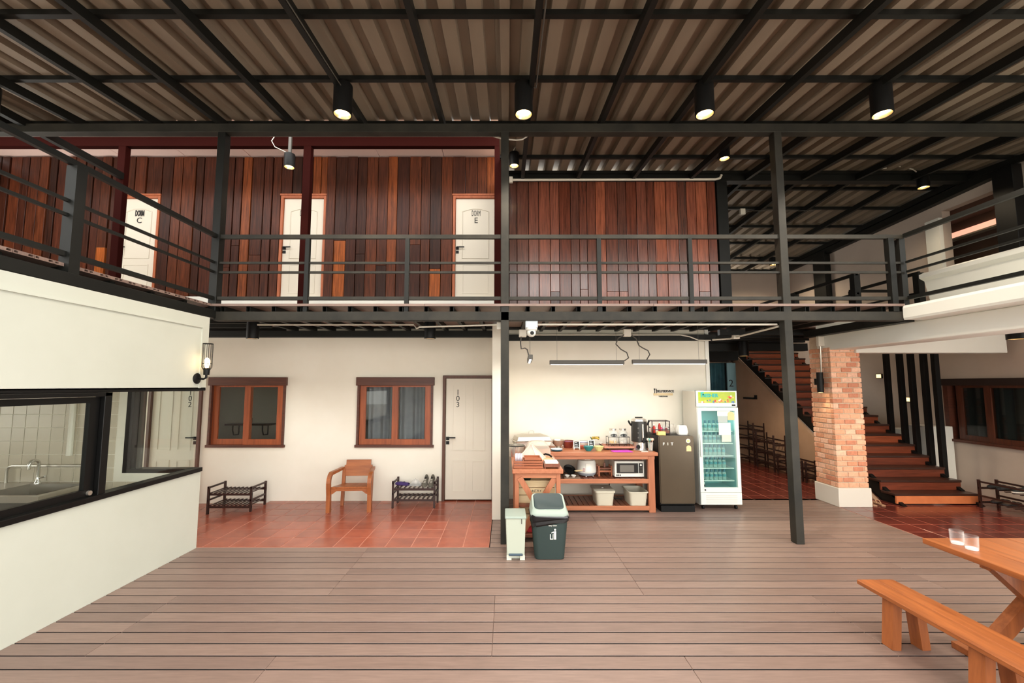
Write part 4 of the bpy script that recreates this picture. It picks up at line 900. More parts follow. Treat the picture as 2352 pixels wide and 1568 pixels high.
for k in range(8):
    t = thing('table_knife' if k % 2 else 'table_fork', '%s standing upright in the cutlery tray, %s from the table side edge' % (('pale knife', 'pale fork')[k % 2 == 0], ('first', 'second', 'third', 'fourth', 'fifth', 'sixth', 'seventh', 'eighth')[k]), 'cutlery', (.112 + .011 * k, 5.30 + .015 * (k % 3), .86), group='cutlery in the slatted tray')
    MB().box(-.003, .003, -.006, .006, 0, .10).build('handle', M_cut, t, local=True); MB().prism([(-.004, .10), (.004, .10), (.006, .13), (.004, .165), (-.004, .165), (-.006, .13)], 'y', -.004, .004).build('blade' if k % 2 else 'tines', M_cut, t, local=True)
t = thing('wooden_tray', 'small plain wooden tray resting on top of the cutlery tray', 'tray', (.32, 5.38, .945))
MB().box(.22, .42, 5.27, 5.48, .945, .952).build('base', M_traywood, t)
for a in ((.22, .42, 5.27, 5.278), (.22, .42, 5.472, 5.48), (.22, .228, 5.278, 5.472), (.412, .42, 5.278, 5.472)): MB().box(*a, .952, .975).build('side', M_traywood, t)
t = thing('napkin_tray', 'small dark wooden tray at the table corner', 'tray', (.54, 5.35, .85))
MB().box(.455, .645, 5.24, 5.46, .87, .88).box(.455, .645, 5.24, 5.25, .88, .91).box(.455, .645, 5.45, 5.46, .88, .91).box(.455, .465, 5.25, 5.45, .88, .91).box(.635, .645, 5.25, 5.45, .88, .91).build('box_frame', M_shelf, t)
for a in ((.46, 5.245), (.46, 5.44), (.625, 5.245), (.625, 5.44)): MB().box(a[0], a[0] + .015, a[1], a[1] + .015, .85, .87).build('foot', M_shelf, t)
tag(MB().box(.47, .63, 5.255, 5.445, .88, .925).build('napkin_stack', M_textw, None, bevel=.003), 'white stack of paper napkins in the small dark tray', 'napkins')
M_net = glass_solid('food_net', (236, 230, 222), alpha=.42)
t = thing('food_cover', 'white mesh umbrella food cover with four peaked panels', 'food cover', (.33, 5.72, .85))
rows = []
for k, (r_, z) in enumerate(((.25, .0), (.2, .05), (.12, .12), (.05, .185), (.008, .225))):
    rows.append([(r_ * math.cos(a) * (1 if i % 2 == 0 else .80), r_ * math.sin(a) * (1 if i % 2 == 0 else .80), z) for i, a in enumerate([j * math.pi / 4 + .35 for j in range(8)])])
MB().grid(rows, closed=True).build('net', M_net, t, local=True)
for j in range(4):
    a = j * math.pi / 2 + .35; MB().tube([(r_ * math.cos(a), r_ * math.sin(a), z + .003) for r_, z in ((.25, 0), (.2, .05), (.12, .12), (.05, .185), (.005, .228))], .006, 6).build('rib', mat('rib_peach', (238, 214, 190), .6), t, local=True)
t = thing('food_cover', 'pale translucent plastic food cover with ribbed dome standing behind the mesh one', 'food cover', (.44, 6.15, .85))
M_cov = glass_solid('cover_plastic', (226, 216, 200), alpha=.55)
MB().grid([[(.17 * math.copysign(abs(math.cos(R(a))) ** .6, math.cos(R(a))), y, .21 * abs(math.sin(R(a))) ** .7 * s) for a in range(0, 181, 15)] for y, s in ((-.13, .92), (-.10, 1), (.12, 1), (.15, .9))]).build('dome', M_cov, t, local=True, smooth=True)
for y in (-.12, 0, .12): MB().tube([(.172 * math.copysign(abs(math.cos(R(a))) ** .6, math.cos(R(a))), y, .213 * abs(math.sin(R(a))) ** .7) for a in range(0, 181, 15)], .004, 5).build('rib', M_cov, t, local=True)
MB().grid([[(.17 * math.copysign(abs(math.cos(R(a))) ** .6, math.cos(R(a))) * s, -.13 - .0 * s, .193 * abs(math.sin(R(a))) ** .7 * s) for a in range(0, 181, 15)] for s in (1, .01)]).build('front_panel', M_cov, t, local=True)
t = thing('cutting_board', 'peach coloured board stack beside the mesh food cover', 'board', (.55, 5.75, .85))
MB().box(.46, .64, 5.6, 5.95, .85, .872).build('board', mat('board_peach', (226, 170, 130), .5), t, bevel=.004); MB().box(.47, .63, 5.61, 5.93, .874, .896).build('board', mat('board_peach2', (216, 156, 112), .5), t, bevel=.004)
t = thing('bread_knife', 'knife with curved black handle lying on the peach boards', 'knife', (.55, 5.8, .896))
MB().tube([(.50, 5.9, .91), (.53, 5.86, .93), (.57, 5.82, .925), (.605, 5.79, .905)], .012, 8).build('handle', M_black, t, smooth=True); MB().bar((.605, 5.79, .903), (.62, 5.66, .90), .022, .003).build('blade', M_chrome, t)
vessel('steel_pot', 'tall stainless pot half hidden behind the middle black post', 'pot', .14, 6.2, .85, [(0, 0), (.115, 0), (.12, .01), (.12, .15), (.125, .155), (.118, .155), (.113, .02), (0, .012)], M_chromeb, parts=[('rim_band', [(.121, .14), (.124, .14), (.124, .15), (.121, .15)], M_black)])

# -- things on the long table
ZT = .865
t = thing('chafing_dish', 'large stainless chafing dish with lid and loop handle against the wall', 'chafing dish', (.40, 6.88, ZT), R(12))
MB().prism([(-.26, .045), (.26, .045), (.285, .115), (-.285, .115)], 'y', -.16, .16).build('pan', M_chrome, t, local=True, bevel=.005)
MB().box(-.30, .30, -.19, .19, .115, .128).build('rim', M_chromeb, t, local=True, bevel=.004)
lv = [(-.275, -.17, .128), (.275, -.17, .128), (.275, .17, .128), (-.275, .17, .128), (-.25, -.145, .19), (.25, -.145, .19), (.25, .145, .19), (-.25, .145, .19), (-.15, -.05, .222), (.15, -.05, .222), (.15, .05, .222), (-.15, .05, .222)]
MB().add(lv, [(0, 1, 2, 3), (11, 10, 9, 8)] + [(i * 4 + k, i * 4 + (k + 1) % 4, i * 4 + 4 + (k + 1) % 4, i * 4 + 4 + k) for i in range(2) for k in range(4)]).build('lid', M_chrome, t, local=True, bevel=.004)
MB().tube([(-.04, 0, .222), (-.04, 0, .255), (-.025, 0, .268), (.025, 0, .268), (.04, 0, .255), (.04, 0, .222)], .006, 8).build('handle', M_chrome, t, local=True)
MB().box(-.03, .03, -.195, -.185, .06, .10).build('clasp', M_chromeb, t, local=True)
for x in (-.22, .22):
    for y in (-.12, .12): MB().box(x - .012, x + .012, y - .012, y + .012, 0, .05).build('foot', M_black, t, local=True)
vessel('fruit_bowl', 'shiny hammered steel bowl on a low foot near the chafing dish', 'bowl', .82, 6.84, ZT, [(0, 0), (.055, 0), (.035, .022), (.04, .027), (.085, .07), (.105, .13), (.10, .13), (.078, .075), (.03, .034), (0, .032)], M_chrome)
M_blueplate = mat('teal_plate', (30, 76, 92), .3)
for k in range(3):
    vessel('plate', 'teal rimmed plate at the table edge, %s of its stack of three' % ('lowest', 'middle', 'topmost')[k], 'plate', .76, 6.56, ZT + .009 * k, [(0, 0), (.05, 0), (.09, .012), (.088, .016), (.05, .006), (0, .006)], M_blueplate if k < 2 else M_trimw).__setitem__('group', 'plates stacked by the steel bowl')
vessel('wooden_bowl', 'reddish wooden salad bowl with flared sides between steel bowl and chalkboard', 'bowl', .985, 6.90, ZT, [(0, 0), (.065, 0), (.102, .105), (.096, .108), (.06, .015), (0, .012)], mat('bowl_redwood', (132, 52, 34), .4, c2=(98, 36, 26), scale=5, stretch=(5, 5, .6)), parts=[('rim', [(.096, .104), (.104, .104), (.104, .112), (.096, .112)], mat('rim_violet', (120, 70, 100), .4))])
M_chalk = mat('chalk_black', (34, 40, 42), .8)
def chalk(label, x, y):
    t = thing('menu_easel', label, 'chalkboard', (x, y, ZT)); M = Matrix.Rotation(R(-14), 4, 'X')
    f = MB()
    for a in ((-.05, -.038, 0, .135), (.038, .05, 0, .135), (-.038, .038, .122, .135), (-.038, .038, .02, .032)): f.box(a[0], a[1], -.008, .006, a[2], a[3], M)
    f.build('frame', mat('easel_cream', (232, 222, 202), .6), t, local=True)
    MB().box(-.038, .038, -.004, .002, .032, .122, M).build('board', M_chalk, t, local=True)
    for k in range(3): MB().box(-.028, .022 - .008 * k, -.0055, -.004, .048 + .026 * k, .056 + .026 * k, M).build('chalk_mark', M_textw, t, local=True)
    MB().bar((0, .035, .11), (0, .075, 0), .05, .005).build('back_leg', M_traywood, t, local=True)
chalk('small white framed chalkboard easel in front of the wooden bowl', 1.09, 6.70)
chalk('small white framed chalkboard easel behind teal and green bowls', 1.335, 6.78)
BOWL = lambda r_, h: [(0, 0), (r_ * .5, 0), (r_ * .52, .008), (r_ * .9, h * .6), (r_, h), (r_ * .95, h), (r_ * .82, h * .6), (r_ * .4, .014), (0, .012)]
vessel('bowl', 'white bowl with blue rim against the wall behind the chalkboards', 'bowl', 1.24, 7.0, ZT, BOWL(.095, .08), M_trimw, parts=[('rim', [(.09, .078), (.098, .078), (.098, .085), (.09, .085)], mat('rim_blue', (80, 96, 160), .4))])
vessel('bowl', 'small terracotta bowl between the two chalkboards', 'bowl', 1.18, 6.78, ZT, BOWL(.06, .05), mat('bowl_terracotta', (176, 92, 70), .5))
vessel('bowl', 'teal glazed bowl near the table front edge', 'bowl', 1.245, 6.57, ZT, BOWL(.078, .07), mat('bowl_teal', (36, 120, 122), .3))
vessel('bowl', 'yellow green glazed bowl near the table front edge', 'bowl', 1.40, 6.57, ZT, BOWL(.078, .07), mat('bowl_lime', (204, 204, 140), .35))
vessel('bowl', 'cream bowl holding the bananas against the wall', 'bowl', 1.43, 6.98, ZT, BOWL(.13, .075), M_trimw)
M_ban = mat('banana_yellow', (214, 178, 50), .5, c2=(120, 98, 36), scale=18); M_band = mat('banana_green', (70, 84, 34), .6)
for b, (bx, by, rot, lb) in enumerate(((1.38, 6.96, .3, 'yellow spotted banana bunch on the chalkboard side of the cream bowl'), (1.48, 6.97, 2.2, 'yellow spotted banana bunch on the urn side of the cream bowl'))):
    t = thing('banana_bunch', lb, 'bananas', (bx, by, ZT + .075), rot)
    for k in range(5):
        a = R(-50 + 25 * k); pts = [(.0, 0, .05)] + [(math.cos(a) * .045 * s, math.sin(a) * .045 * s, .055 + .03 * math.sin(s * .9) - .008 * s) for s in (.6, 1.3, 2.0, 2.6)]
        MB().tube(pts, [.006, .012, .016, .013, .005], 8).build('banana', M_ban, t, local=True, smooth=True)
    MB().tube([(0, 0, .045), (-.025, .01, .085)], [.012, .007], 6).build('stalk', M_band, t, local=True)
t = thing('serving_tray', 'brown serving tray on small feet beneath the two jars', 'tray', (1.74, 6.78, ZT))
M_bt = mat('tray_brown', (186, 124, 98), .4)
MB().box(-.235, .235, -.15, .15, .03, .04).build('base', M_bt, t, local=True)
for a in ((-.245, .245, -.16, -.15), (-.245, .245, .15, .16), (-.245, -.235, -.15, .15), (.235, .245, -.15, .15)): MB().box(*a, .03, .058).build('side', M_bt, t, local=True)
for s in (-1, 1):
    MB().tube([(s * .24, -.05, .05), (s * .275, -.045, .07), (s * .275, .045, .07), (s * .24, .05, .05)], .008, 8).build('handle', M_black, t, local=True)
    for q in (-1, 1): MB().box(s * .18 - .012, s * .18 + .012, q * .1 - .012, q * .1 + .012, 0, .03).build('foot', M_black, t, local=True)
t = thing('jar_stand', 'thin black wire stand holding the two drink jars', 'stand', (1.76, 6.84, ZT + .04))
f = MB()
for z in (.0, .035, .14): f.tube([(-.165, -.08, z), (.165, -.08, z), (.165, .08, z), (-.165, .08, z), (-.165, -.08, z)], .0035, 5)
for x in (-.165, 0, .165):
    for y in (-.08, .08): f.tube([(x, y, 0), (x, y, .145)], .0035, 5)
for x in (-.1, .1): f.tube([(x - .03, -.08, 0), (x, -.08, .03), (x + .03, -.08, 0)], .003, 5)
f.build('wire_frame', M_black, t, local=True)
M_jar = glass_solid('jar_glass', (240, 244, 238), alpha=.22)
for x, s, lq in ((1.685, 'the wooden bowl', mat('juice_amber', (224, 190, 110), .3)), (1.84, 'the urn', mat('milk_white', (236, 232, 222), .3))):
    t = thing('drink_jar', 'glass drink dispenser jar with black label, the one nearer %s' % s, 'jar', (x, 6.84, ZT + .078))
    MB().lathe([(0, 0), (.066, 0), (.073, .012), (.073, .165), (.05, .195), (.05, .205)], 24).build('body', M_jar, t, local=True, smooth=True)
    MB().lathe([(0, .205), (.054, .205), (.054, .23), (0, .232)], 24).build('lid', M_chromeb, t, local=True, smooth=True)
    MB().lathe([(0, .004), (.066, .004), (.068, .035), (0, .036)], 24).build('drink', lq, t, local=True, smooth=True)
    lbp = [(-.045, .115), (-.05, .13), (-.045, .145), (-.02, .15), (0, .155), (.02, .15), (.045, .145), (.05, .13), (.045, .115), (.02, .11), (0, .105), (-.02, .11)]
    MB().add([(px, -math.sqrt(.0755 ** 2 - px * px), pz) for px, pz in lbp] + [(0, -.0755, .13)], [(i, (i + 1) % 12, 12) for i in range(12)]).build('jar_tag', M_chalk, t, local=True)
    MB().tube([(0, -.07, .03), (0, -.10, .03), (0, -.105, .015)], .008, 8).box(-.004, .004, -.1, -.085, .035, .06).build('spigot', M_chrome, t, local=True)
tag(MB().add([(1.58, 6.41, .868), (1.88, 6.40, .868), (1.86, 6.55, .868), (1.56, 6.53, .868), (1.60, 6.42, .884), (1.86, 6.42, .882), (1.84, 6.54, .886), (1.58, 6.52, .882)], [(0, 1, 2, 3), (7, 6, 5, 4), (0, 4, 5, 1), (1, 5, 6, 2), (2, 6, 7, 3), (3, 7, 4, 0)]).build('folded_cloth', mat('magenta_cloth', (190, 62, 172), .85), None, bevel=.004), 'folded magenta cloth at the table front below the jars', 'cloth')
t = thing('water_urn', 'tall black and steel hot water urn near the end of the table', 'urn', (2.045, 6.66, ZT))
MB().lathe([(0, 0), (.115, 0), (.118, .01), (.10, .03), (.10, .12), (.112, .13)], 28).build('base', M_chromeb, t, local=True, smooth=True)
MB().lathe([(.112, .13), (.118, .135), (.118, .43), (.112, .435)], 28).build('tank', mat('urn_black', (36, 36, 34), .3), t, local=True, smooth=True)
MB().lathe([(.112, .435), (.116, .44), (.108, .47), (.08, .485), (0, .488)], 28).build('lid', M_chromeb, t, local=True, smooth=True)
MB().box(-.06, .06, -.015, .015, .488, .503).build('lid_handle', M_black, t, local=True, bevel=.006)
for s in (-1, 1): MB().tube([(s * .112, 0, .37), (s * .14, 0, .40), (s * .155, 0, .435), (s * .165, 0, .44)], .014, 8).build('handle', M_black, t, local=True)
MB().lathe([(0, 0), (.013, 0), (.013, .24), (0, .24)], 12, c=(.02, -.122, .16)).build('sight_glass', M_chromeb, t, local=True)
for k in range(3): MB().lathe([(0, 0), (.012, 0), (.012, .006), (0, .006)], 12, c=(-.045, -.11, .20 + .07 * k), M=Matrix.Rotation(R(90), 4, 'X')).build('button', M_grey, t, local=True)
MB().tube([(.02, -.11, .15), (.02, -.15, .15), (.02, -.155, .12)], .014, 8).box(.012, .028, -.155, -.135, .16, .20).build('tap', M_black, t, local=True)
MB().lathe([(0, 0), (.03, 0), (.03, .012), (0, .012)], 14, c=(-.05, -.10, .06), M=Matrix.Rotation(R(90), 4, 'X')).build('dial', M_black, t, local=True)
MB().box(-.03, .07, -.19, -.11, 0, .012).build('drip_tray', M_chrome, t, local=True)
t = thing('glass_cup', 'clear glass at the table corner full of coloured stirrers', 'cup', (2.185, 6.57, ZT))
MB().lathe([(0, 0), (.032, 0), (.042, .13), (.039, .13), (.03, .008), (0, .008)], 18).build('vessel', M_jar, t, local=True, smooth=True)
for k, c in enumerate(((236, 196, 190), (210, 120, 120), (150, 196, 120), (238, 230, 214), (120, 170, 160), (240, 200, 170))):
    a = k * 1.05; tt = thing('drink_stirrer', '%s stirrer with a spoon end standing in the clear glass' % ('pale pink', 'red', 'light green', 'cream', 'sea green', 'peach')[k], 'stirrer', (2.185 + .014 * math.cos(a), 6.57 + .014 * math.sin(a), ZT + .01), group='stirrers in the clear glass')
    mm = mat('stirrer_%d' % k, c, .5); e = (.022 * math.cos(a), .022 * math.sin(a), .15)
    MB().tube([(0, 0, 0), e], .004, 6).build('stick', mm, tt, local=True); MB().lathe([(0.022 * math.sin(R(q)), .022 * -math.cos(R(q))) for q in range(0, 181, 30)], 10, c=(e[0], e[1], .16)).build('spoon_bowl', mm, tt, local=True, smooth=True)

# -- middle shelf
ZS = .473
t = thing('cooking_board', 'grey board carrying pans beside the rice cooker', 'board', (.98, 6.58, ZS)); MB().box(.86, 1.10, 6.46, 6.72, ZS, ZS + .02).build('board', mat('board_grey', (120, 100, 84), .6), t, bevel=.003)
t = thing('frying_pan', 'black frying pan leaning on the grey board beside the rice cooker', 'pan', (.955, 6.62, ZS + .09)); t.rotation_euler = (R(35), R(15), 0)
MB().lathe([(0, 0), (.075, 0), (.095, .03), (.09, .03), (.07, .006), (0, .006)], 20).build('body', M_black, t, local=True, smooth=True); MB().bar((.08, .0, .02), (.2, .02, .06), .022, .012).build('handle', M_crate, t, local=True)
t = thing('ladle', 'black ladle lying across the grey board', 'ladle', (.92, 6.62, ZS + .05)); MB().tube([(-.06, 0, 0), (.1, .02, .06)], .006, 6).build('handle', M_black, t, local=True); MB().lathe([(0, -.02), (.025, -.012), (.033, .01), (.028, .01), (0, -.012)], 14, c=(-.075, 0, .0)).build('cup', M_black, t, local=True, smooth=True)
for k, (x, y) in enumerate(((.905, 6.49), (1.0, 6.485))):
    vessel('sauce_dish', 'small white dish on the grey board, the %s' % ('outer one nearer the short table', 'one nearer the rice cooker')[k], 'dish', x, y, ZS + .02, BOWL(.038, .03), M_trimw)
t = thing('rice_cooker', 'white rice cooker with grey lid on the middle shelf', 'rice cooker', (1.235, 6.72, ZS))
MB().lathe([(0, .012), (.12, .012), (.14, .03), (.147, .055)], 28).build('base', mat('cooker_grey', (150, 156, 164), .4), t, local=True, smooth=True)
MB().lathe([(.147, .055), (.15, .06), (.142, .20), (.128, .235)], 28).build('body', M_trimw, t, local=True, smooth=True)
MB().lathe([(.128, .235), (.118, .258), (.07, .27), (0, .272)], 28).build('lid', mat('lid_greige', (164, 154, 142), .4), t, local=True, smooth=True)
MB().box(-.045, .045, -.12, -.06, .25, .275).build('lid_handle', M_trimw, t, local=True, bevel=.008)
MB().prism([(-.035, .08), (.035, .08), (.035, .2), (-.035, .2)], 'y', -.151, -.135).build('control_panel', M_textw, t, local=True)
for k in range(2): MB().box(-.075, -.045, -.142, -.128, .085 + .03 * k, .095 + .03 * k).build('print_mark', mat('print_red', (150, 40, 50), .6), t, local=True)
for a in (.7, 2.4, 4.5, 5.6): MB().lathe([(0, 0), (.01, 0), (.01, .014), (0, .014)], 8, c=(.11 * math.cos(a), .11 * math.sin(a), 0)).build('foot', M_trimw, t, local=True)
t = thing('cutting_board', 'tall pale cutting board with slot handle leaning on the wall behind the little stool', 'cutting board', (1.49, 6.98, ZS)); t.rotation_euler = (R(-6), 0, 0)
MB().box(-.085, .085, 0, .015, 0, .22).box(-.085, -.035, 0, .015, .22, .26).box(.035, .085, 0, .015, .22, .26).box(-.085, .085, 0, .015, .26, .30).build('board', mat('board_maple', (206, 160, 116), .5, c2=(190, 142, 98), scale=3, stretch=(8, 1, .6)), t, local=True)
t = thing('step_stool', 'little reddish wooden stool on the middle shelf beside the microwave', 'stool', (1.51, 6.72, ZS))
MB().box(-.09, .09, -.07, .07, .10, .125).build('seat', M_shelf, t, local=True, bevel=.004)
for x in (-.105, .085):
    for y in (-.075, .055): MB().box(x, x + .022, y, y + .022, 0, .155).build('leg', M_traywood, t, local=True)
MB().box(-.09, .09, -.07, -.055, .06, .085).build('stretcher', M_traywood, t, local=True); MB().box(-.012, .012, -.03, .0, .125, .19).build('peg', M_shelf, t, local=True)
t = thing('microwave', 'white microwave oven with dark window on the middle shelf', 'microwave', (1.845, 6.70, ZS))
MB().box(-.22, .22, -.17, .18, .012, .245).build('body', M_trimw, t, local=True, bevel=.006)
MB().box(-.19, .13, -.185, -.17, .07, .215).build('door', mat('oven_glass', (40, 40, 40), .15), t, local=True, bevel=.003)
MB().box(-.145, .065, -.188, -.184, .09, .19).build('door_window', mat('oven_mesh', (110, 106, 98), .3), t, local=True)
MB().box(.142, .20, -.178, -.17, .07, .215).build('control_panel', M_black, t, local=True)
for k in range(4):
    for j in range(2): MB().box(.15 + .024 * j, .168 + .024 * j, -.181, -.178, .082 + .022 * k, .096 + .022 * k).build('button', M_grey, t, local=True)
MB().lathe([(0, 0), (.014, 0), (.014, .01), (0, .01)], 12, c=(.17, -.178, .19), M=Matrix.Rotation(R(90), 4, 'X')).build('dial', M_textw, t, local=True)
for k in range(3): MB().box(-.195 + .024 * k, -.178 + .024 * k, -.173, -.17, .03, .05).build('print_mark', M_text, t, local=True)
for x in (-.18, .18):
    for y in (-.13, .13): MB().box(x - .012, x + .012, y - .012, y + .012, 0, .012).build('foot', M_black, t, local=True)
t = thing('paper_folder', 'white folder standing between microwave and table leg', 'folder', (2.085, 6.75, ZS)); MB().box(2.078, 2.088, 6.6, 6.9, ZS, ZS + .22).build('cover', M_textw, t); MB().box(2.074, 2.077, 6.61, 6.89, ZS, ZS + .21).build('sheet', M_trimw, t)
# -- bottom shelf bins
M_bin = mat('bin_beige', (204, 198, 178), .5)
def tub(label, cx, lid):
    t = thing('storage_tub', label, 'storage tub', (cx, 6.62, .088))
    def ring(w_, d, z, r_=.04):
        return [(sx * (w_ - r_) + r_ * math.cos(R(a)), sy * (d - r_) + r_ * math.sin(R(a)), z) for sx, sy, a0 in ((1, 1, 0), (-1, 1, 90), (-1, -1, 180), (1, -1, 270)) for a in (a0, a0 + 30, a0 + 60, a0 + 90)]
    m = MB().grid([ring(.118, .175, 0), ring(.135, .20, .19), ring(.148, .213, .192), ring(.148, .213, .205), ring(.132, .197, .203), ring(.115, .17, .01)], closed=True)
    m.f.append(tuple(range(15, -1, -1))); m.f.append(tuple(range(80, 96))); m.build('body', M_bin, t, local=True, smooth=True)
    if lid:
        l = MB().grid([ring(.15, .215, .206), ring(.15, .215, .216), ring(.13, .195, .219)], closed=True); l.f.append(tuple(range(32, 48))); l.f.append(tuple(range(15, -1, -1))); l.build('lid', M_bin, t, local=True, smooth=True)
        MB().lathe([(0, .219), (.018, .219), (.015, .228), (0, .23)], 14).build('knob', M_trimw, t, local=True)
tub('beige storage tub with a lid on the bottom shelf', 1.455, True); tub('beige storage tub without a lid beside the table leg on the bottom shelf', 1.945, False)
pipe('black power cable trailing between the two beige tubs', [(1.72, 7.15, .42), (1.68, 7.12, .25), (1.64, 6.95, .13), (1.68, 6.8, .105), (1.8, 6.78, .1)], .008, M_black, 'cable')

# ================================================================ FRIDGES
t = thing('mini_fridge', 'dark bronze single door fridge with white lettering beside the long table', 'fridge', (2.525, 6.43, 0))
MB().box(2.265, 2.785, 6.47, 7.05, .09, 1.10).build('body', M_black, t, bevel=.01)
MB().box(2.265, 2.785, 6.43, 6.47, .12, 1.105).build('door', mat('bronze_panel', (92, 80, 64), .22, .35, c2=(86, 75, 60), scale=2), t, bevel=.012, seg=2)
MB().box(2.275, 2.775, 6.45, 7.0, 0, .09).build('plinth', M_black, t, bevel=.004)
for i, ch in enumerate('FIT'): text(ch, 'lettering', .055, M_textw, t, (2.335 + .062 * i, 6.428, .985), off=.0015)
MB().lathe([(0, 0), (.032, 0), (.032, .002), (0, .002)], 22, c=(2.70, 6.43, 1.03), M=Matrix.Rotation(R(90), 4, 'X')).build('sticker', M_textw, t)
MB().lathe([(0, 0), (.022, 0), (.022, .003), (0, .003)], 22, c=(2.70, 6.43, 1.03), M=Matrix.Rotation(R(90), 4, 'X')).build('sticker_print', mat('sticker_lime', (222, 216, 140), .5), t)
MB().prism([(2.67, .88), (2.74, .88), (2.74, .935)] + [(2.705 + .035 * math.cos(R(a)), .935 + .03 * math.sin(R(a))) for a in range(15, 180, 15)] + [(2.67, .935)], 'y', 6.427, 6.43).build('price_tag', mat('tag_orange', (246, 206, 150), .5), t)
tag(MB().box(2.275, 2.39, 6.48, 6.56, 1.105, 1.16).build('yellow_box', mat('card_yellow', (244, 206, 126), .6), None, bevel=.004), 'yellow cardboard box at the fridge top edge in front of the condiment basket', 'box')
t = thing('condiment_basket', 'black framed condiment basket on top of the bronze fridge', 'basket', (2.39, 6.76, 1.105))
f = MB()
for x in (-.135, .135):
    for y in (-.08, .08): f.box(x - .006, x + .006, y - .006, y + .006, 0, .20)
    f.box(x - .006, x + .006, -.074, .074, .19, .20)
f.box(-.129, .129, -.086, -.074, .19, .2).box(-.129, .129, .074, .086, .19, .2).box(-.129, .129, -.086, -.076, .06, .07)
f.build('basket_frame', M_rack, t, local=True); MB().box(-.129, .129, -.08, .08, 0, .012).build('base', M_rack, t, local=True); MB().box(.0, .129, -.084, -.078, .012, .055).build('front_panel', M_shelf, t, local=True)
for s in (-1, 1): MB().tube([(s * .141, -.03, .1), (s * .155, 0, .09), (s * .141, .03, .1)], .006, 6).build('handle', M_black, t, local=True)
CON = [('red sauce bottle with white cap', (196, 52, 40), -.085, .13, M_textw), ('pink sauce bottle', (232, 170, 150), -.105, .10, None), ('tall ketchup bottle', (178, 30, 26), .0, .17, None), ('white seasoning jar', (240, 236, 228), -.04, .08, None), ('magenta spice jar', (190, 60, 110), .03, .10, None), ('steel pepper shaker', (200, 200, 196), .075, .12, M_chrome), ('maroon spice jar', (120, 36, 44), .105, .09, None)]
for k, (lb, c, dx, h, cm) in enumerate(CON):
    tt = thing('condiment_bottle', lb + ' in the black condiment basket', 'bottle', (2.39 + dx, 6.74 + .03 * (k % 2), 1.117), group='condiments in the black basket')
    mm = mat('condiment_%d' % k, c, .4); MB().lathe([(0, 0), (.018, 0), (.02, .006), (.02, h * .65), (.009, h * .82), (.009, h * .88)], 14).build('body', mm, tt, local=True, smooth=True)
    MB().lathe([(0, h * .88), (.011, h * .88), (.010, h), (0, h)], 12).build('cap', cm or M_textw, tt, local=True)
t = thing('plastic_pack', 'white plastic wrapped pack on top of the bronze fridge', 'bag', (2.69, 6.62, 1.105))
rr = random.Random(5)
MB().grid([[((.07 + .012 * math.sin(i * 1.7)) * math.copysign(abs(math.cos(a)) ** .5, math.cos(a)) * rr.uniform(.95, 1.05) * s, .07 * math.copysign(abs(math.sin(a)) ** .5, math.sin(a)) * rr.uniform(.95, 1.05) * s, z) for a in [k * math.pi / 10 for k in range(20)]] for i, (z, s) in enumerate(((0, .95), (.04, 1), (.10, 1.0), (.135, .95), (.145, .5)))], closed=True).build('wrapper', mat('plastic_white', (240, 236, 228), .3), t, local=True, smooth=True)
t = thing('plastic_pack', 'crumpled clear plastic wrap beside the white pack on the fridge', 'bag', (2.58, 6.80, 1.105))
MB().grid([[((.085 - .008 * i) * math.cos(a) * rr.uniform(.8, 1.2), (.07) * math.sin(a) * rr.uniform(.8, 1.2), .035 * i) for a in [k * math.pi / 8 for k in range(16)]] for i in range(5)], closed=True).build('wrapper', glass_solid('clear_wrap', (230, 222, 210), alpha=.3), t, local=True, smooth=True)

t = FR = thing('display_fridge', 'white glass door drinks fridge with a bright picture banner', 'fridge', (3.22, 6.57, 0))
FX0, FX1, FY0, FY1 = 2.915, 3.53, 6.57, 7.1
M_frw = mat('fridge_white', (228, 232, 226), .35); M_frs = mat('fridge_side', (206, 200, 186), .45)
MB().box(FX0, FX0 + .04, FY0 + .04, FY1, .06, 1.765).build('side_panel', M_frs, FR); MB().box(FX1 - .04, FX1, FY0 + .04, FY1, .06, 1.765).build('side_panel', M_frs, FR)
M_int = mat('fridge_liner', (140, 190, 190), .4)
MB().box(FX0 + .04, FX1 - .04, FY1 - .04, FY1, .06, 1.765).build('back_panel', M_int, FR); MB().box(FX0 + .04, FX1 - .04, FY0 + .04, FY1 - .04, .24, .28).build('floor_panel', M_int, FR); MB().box(FX0 + .04, FX1 - .04, FY0 + .04, FY1 - .04, 1.50, 1.54).build('top_panel', M_int, FR)
for a in (FX0 + .04, FX1 - .044): MB().box(a, a + .004, FY0 + .045, FY1 - .04, .28, 1.5).build('liner_panel', M_int, FR)
hd = MB().box(FX0, FX1, FY0, FY0 + .06, 1.525, 1.77).box(FX0 + .001, FX1 - .001, FY0 + .06, FY1 - .001, 1.74, 1.769).build('header', M_frw, FR, bevel=.005)
bn = MB().box(FX0 + .02, FX1 - .025, FY0 - .003, FY0, 1.585, 1.75).build('banner', mat('banner_green', (176, 190, 44), .4, c2=(140, 170, 30), scale=4), FR)
M_bt1 = mat('banner_teal', (20, 170, 160), .4)
text('F', 'lettering', .105, M_bt1, FR, (FX0 + .08, FY0 - .005, 1.705), off=.004); text('RESHER', 'lettering', .07, M_bt1, FR, (FX0 + .205, FY0 - .005, 1.695), off=.003)
rb = random.Random(11)
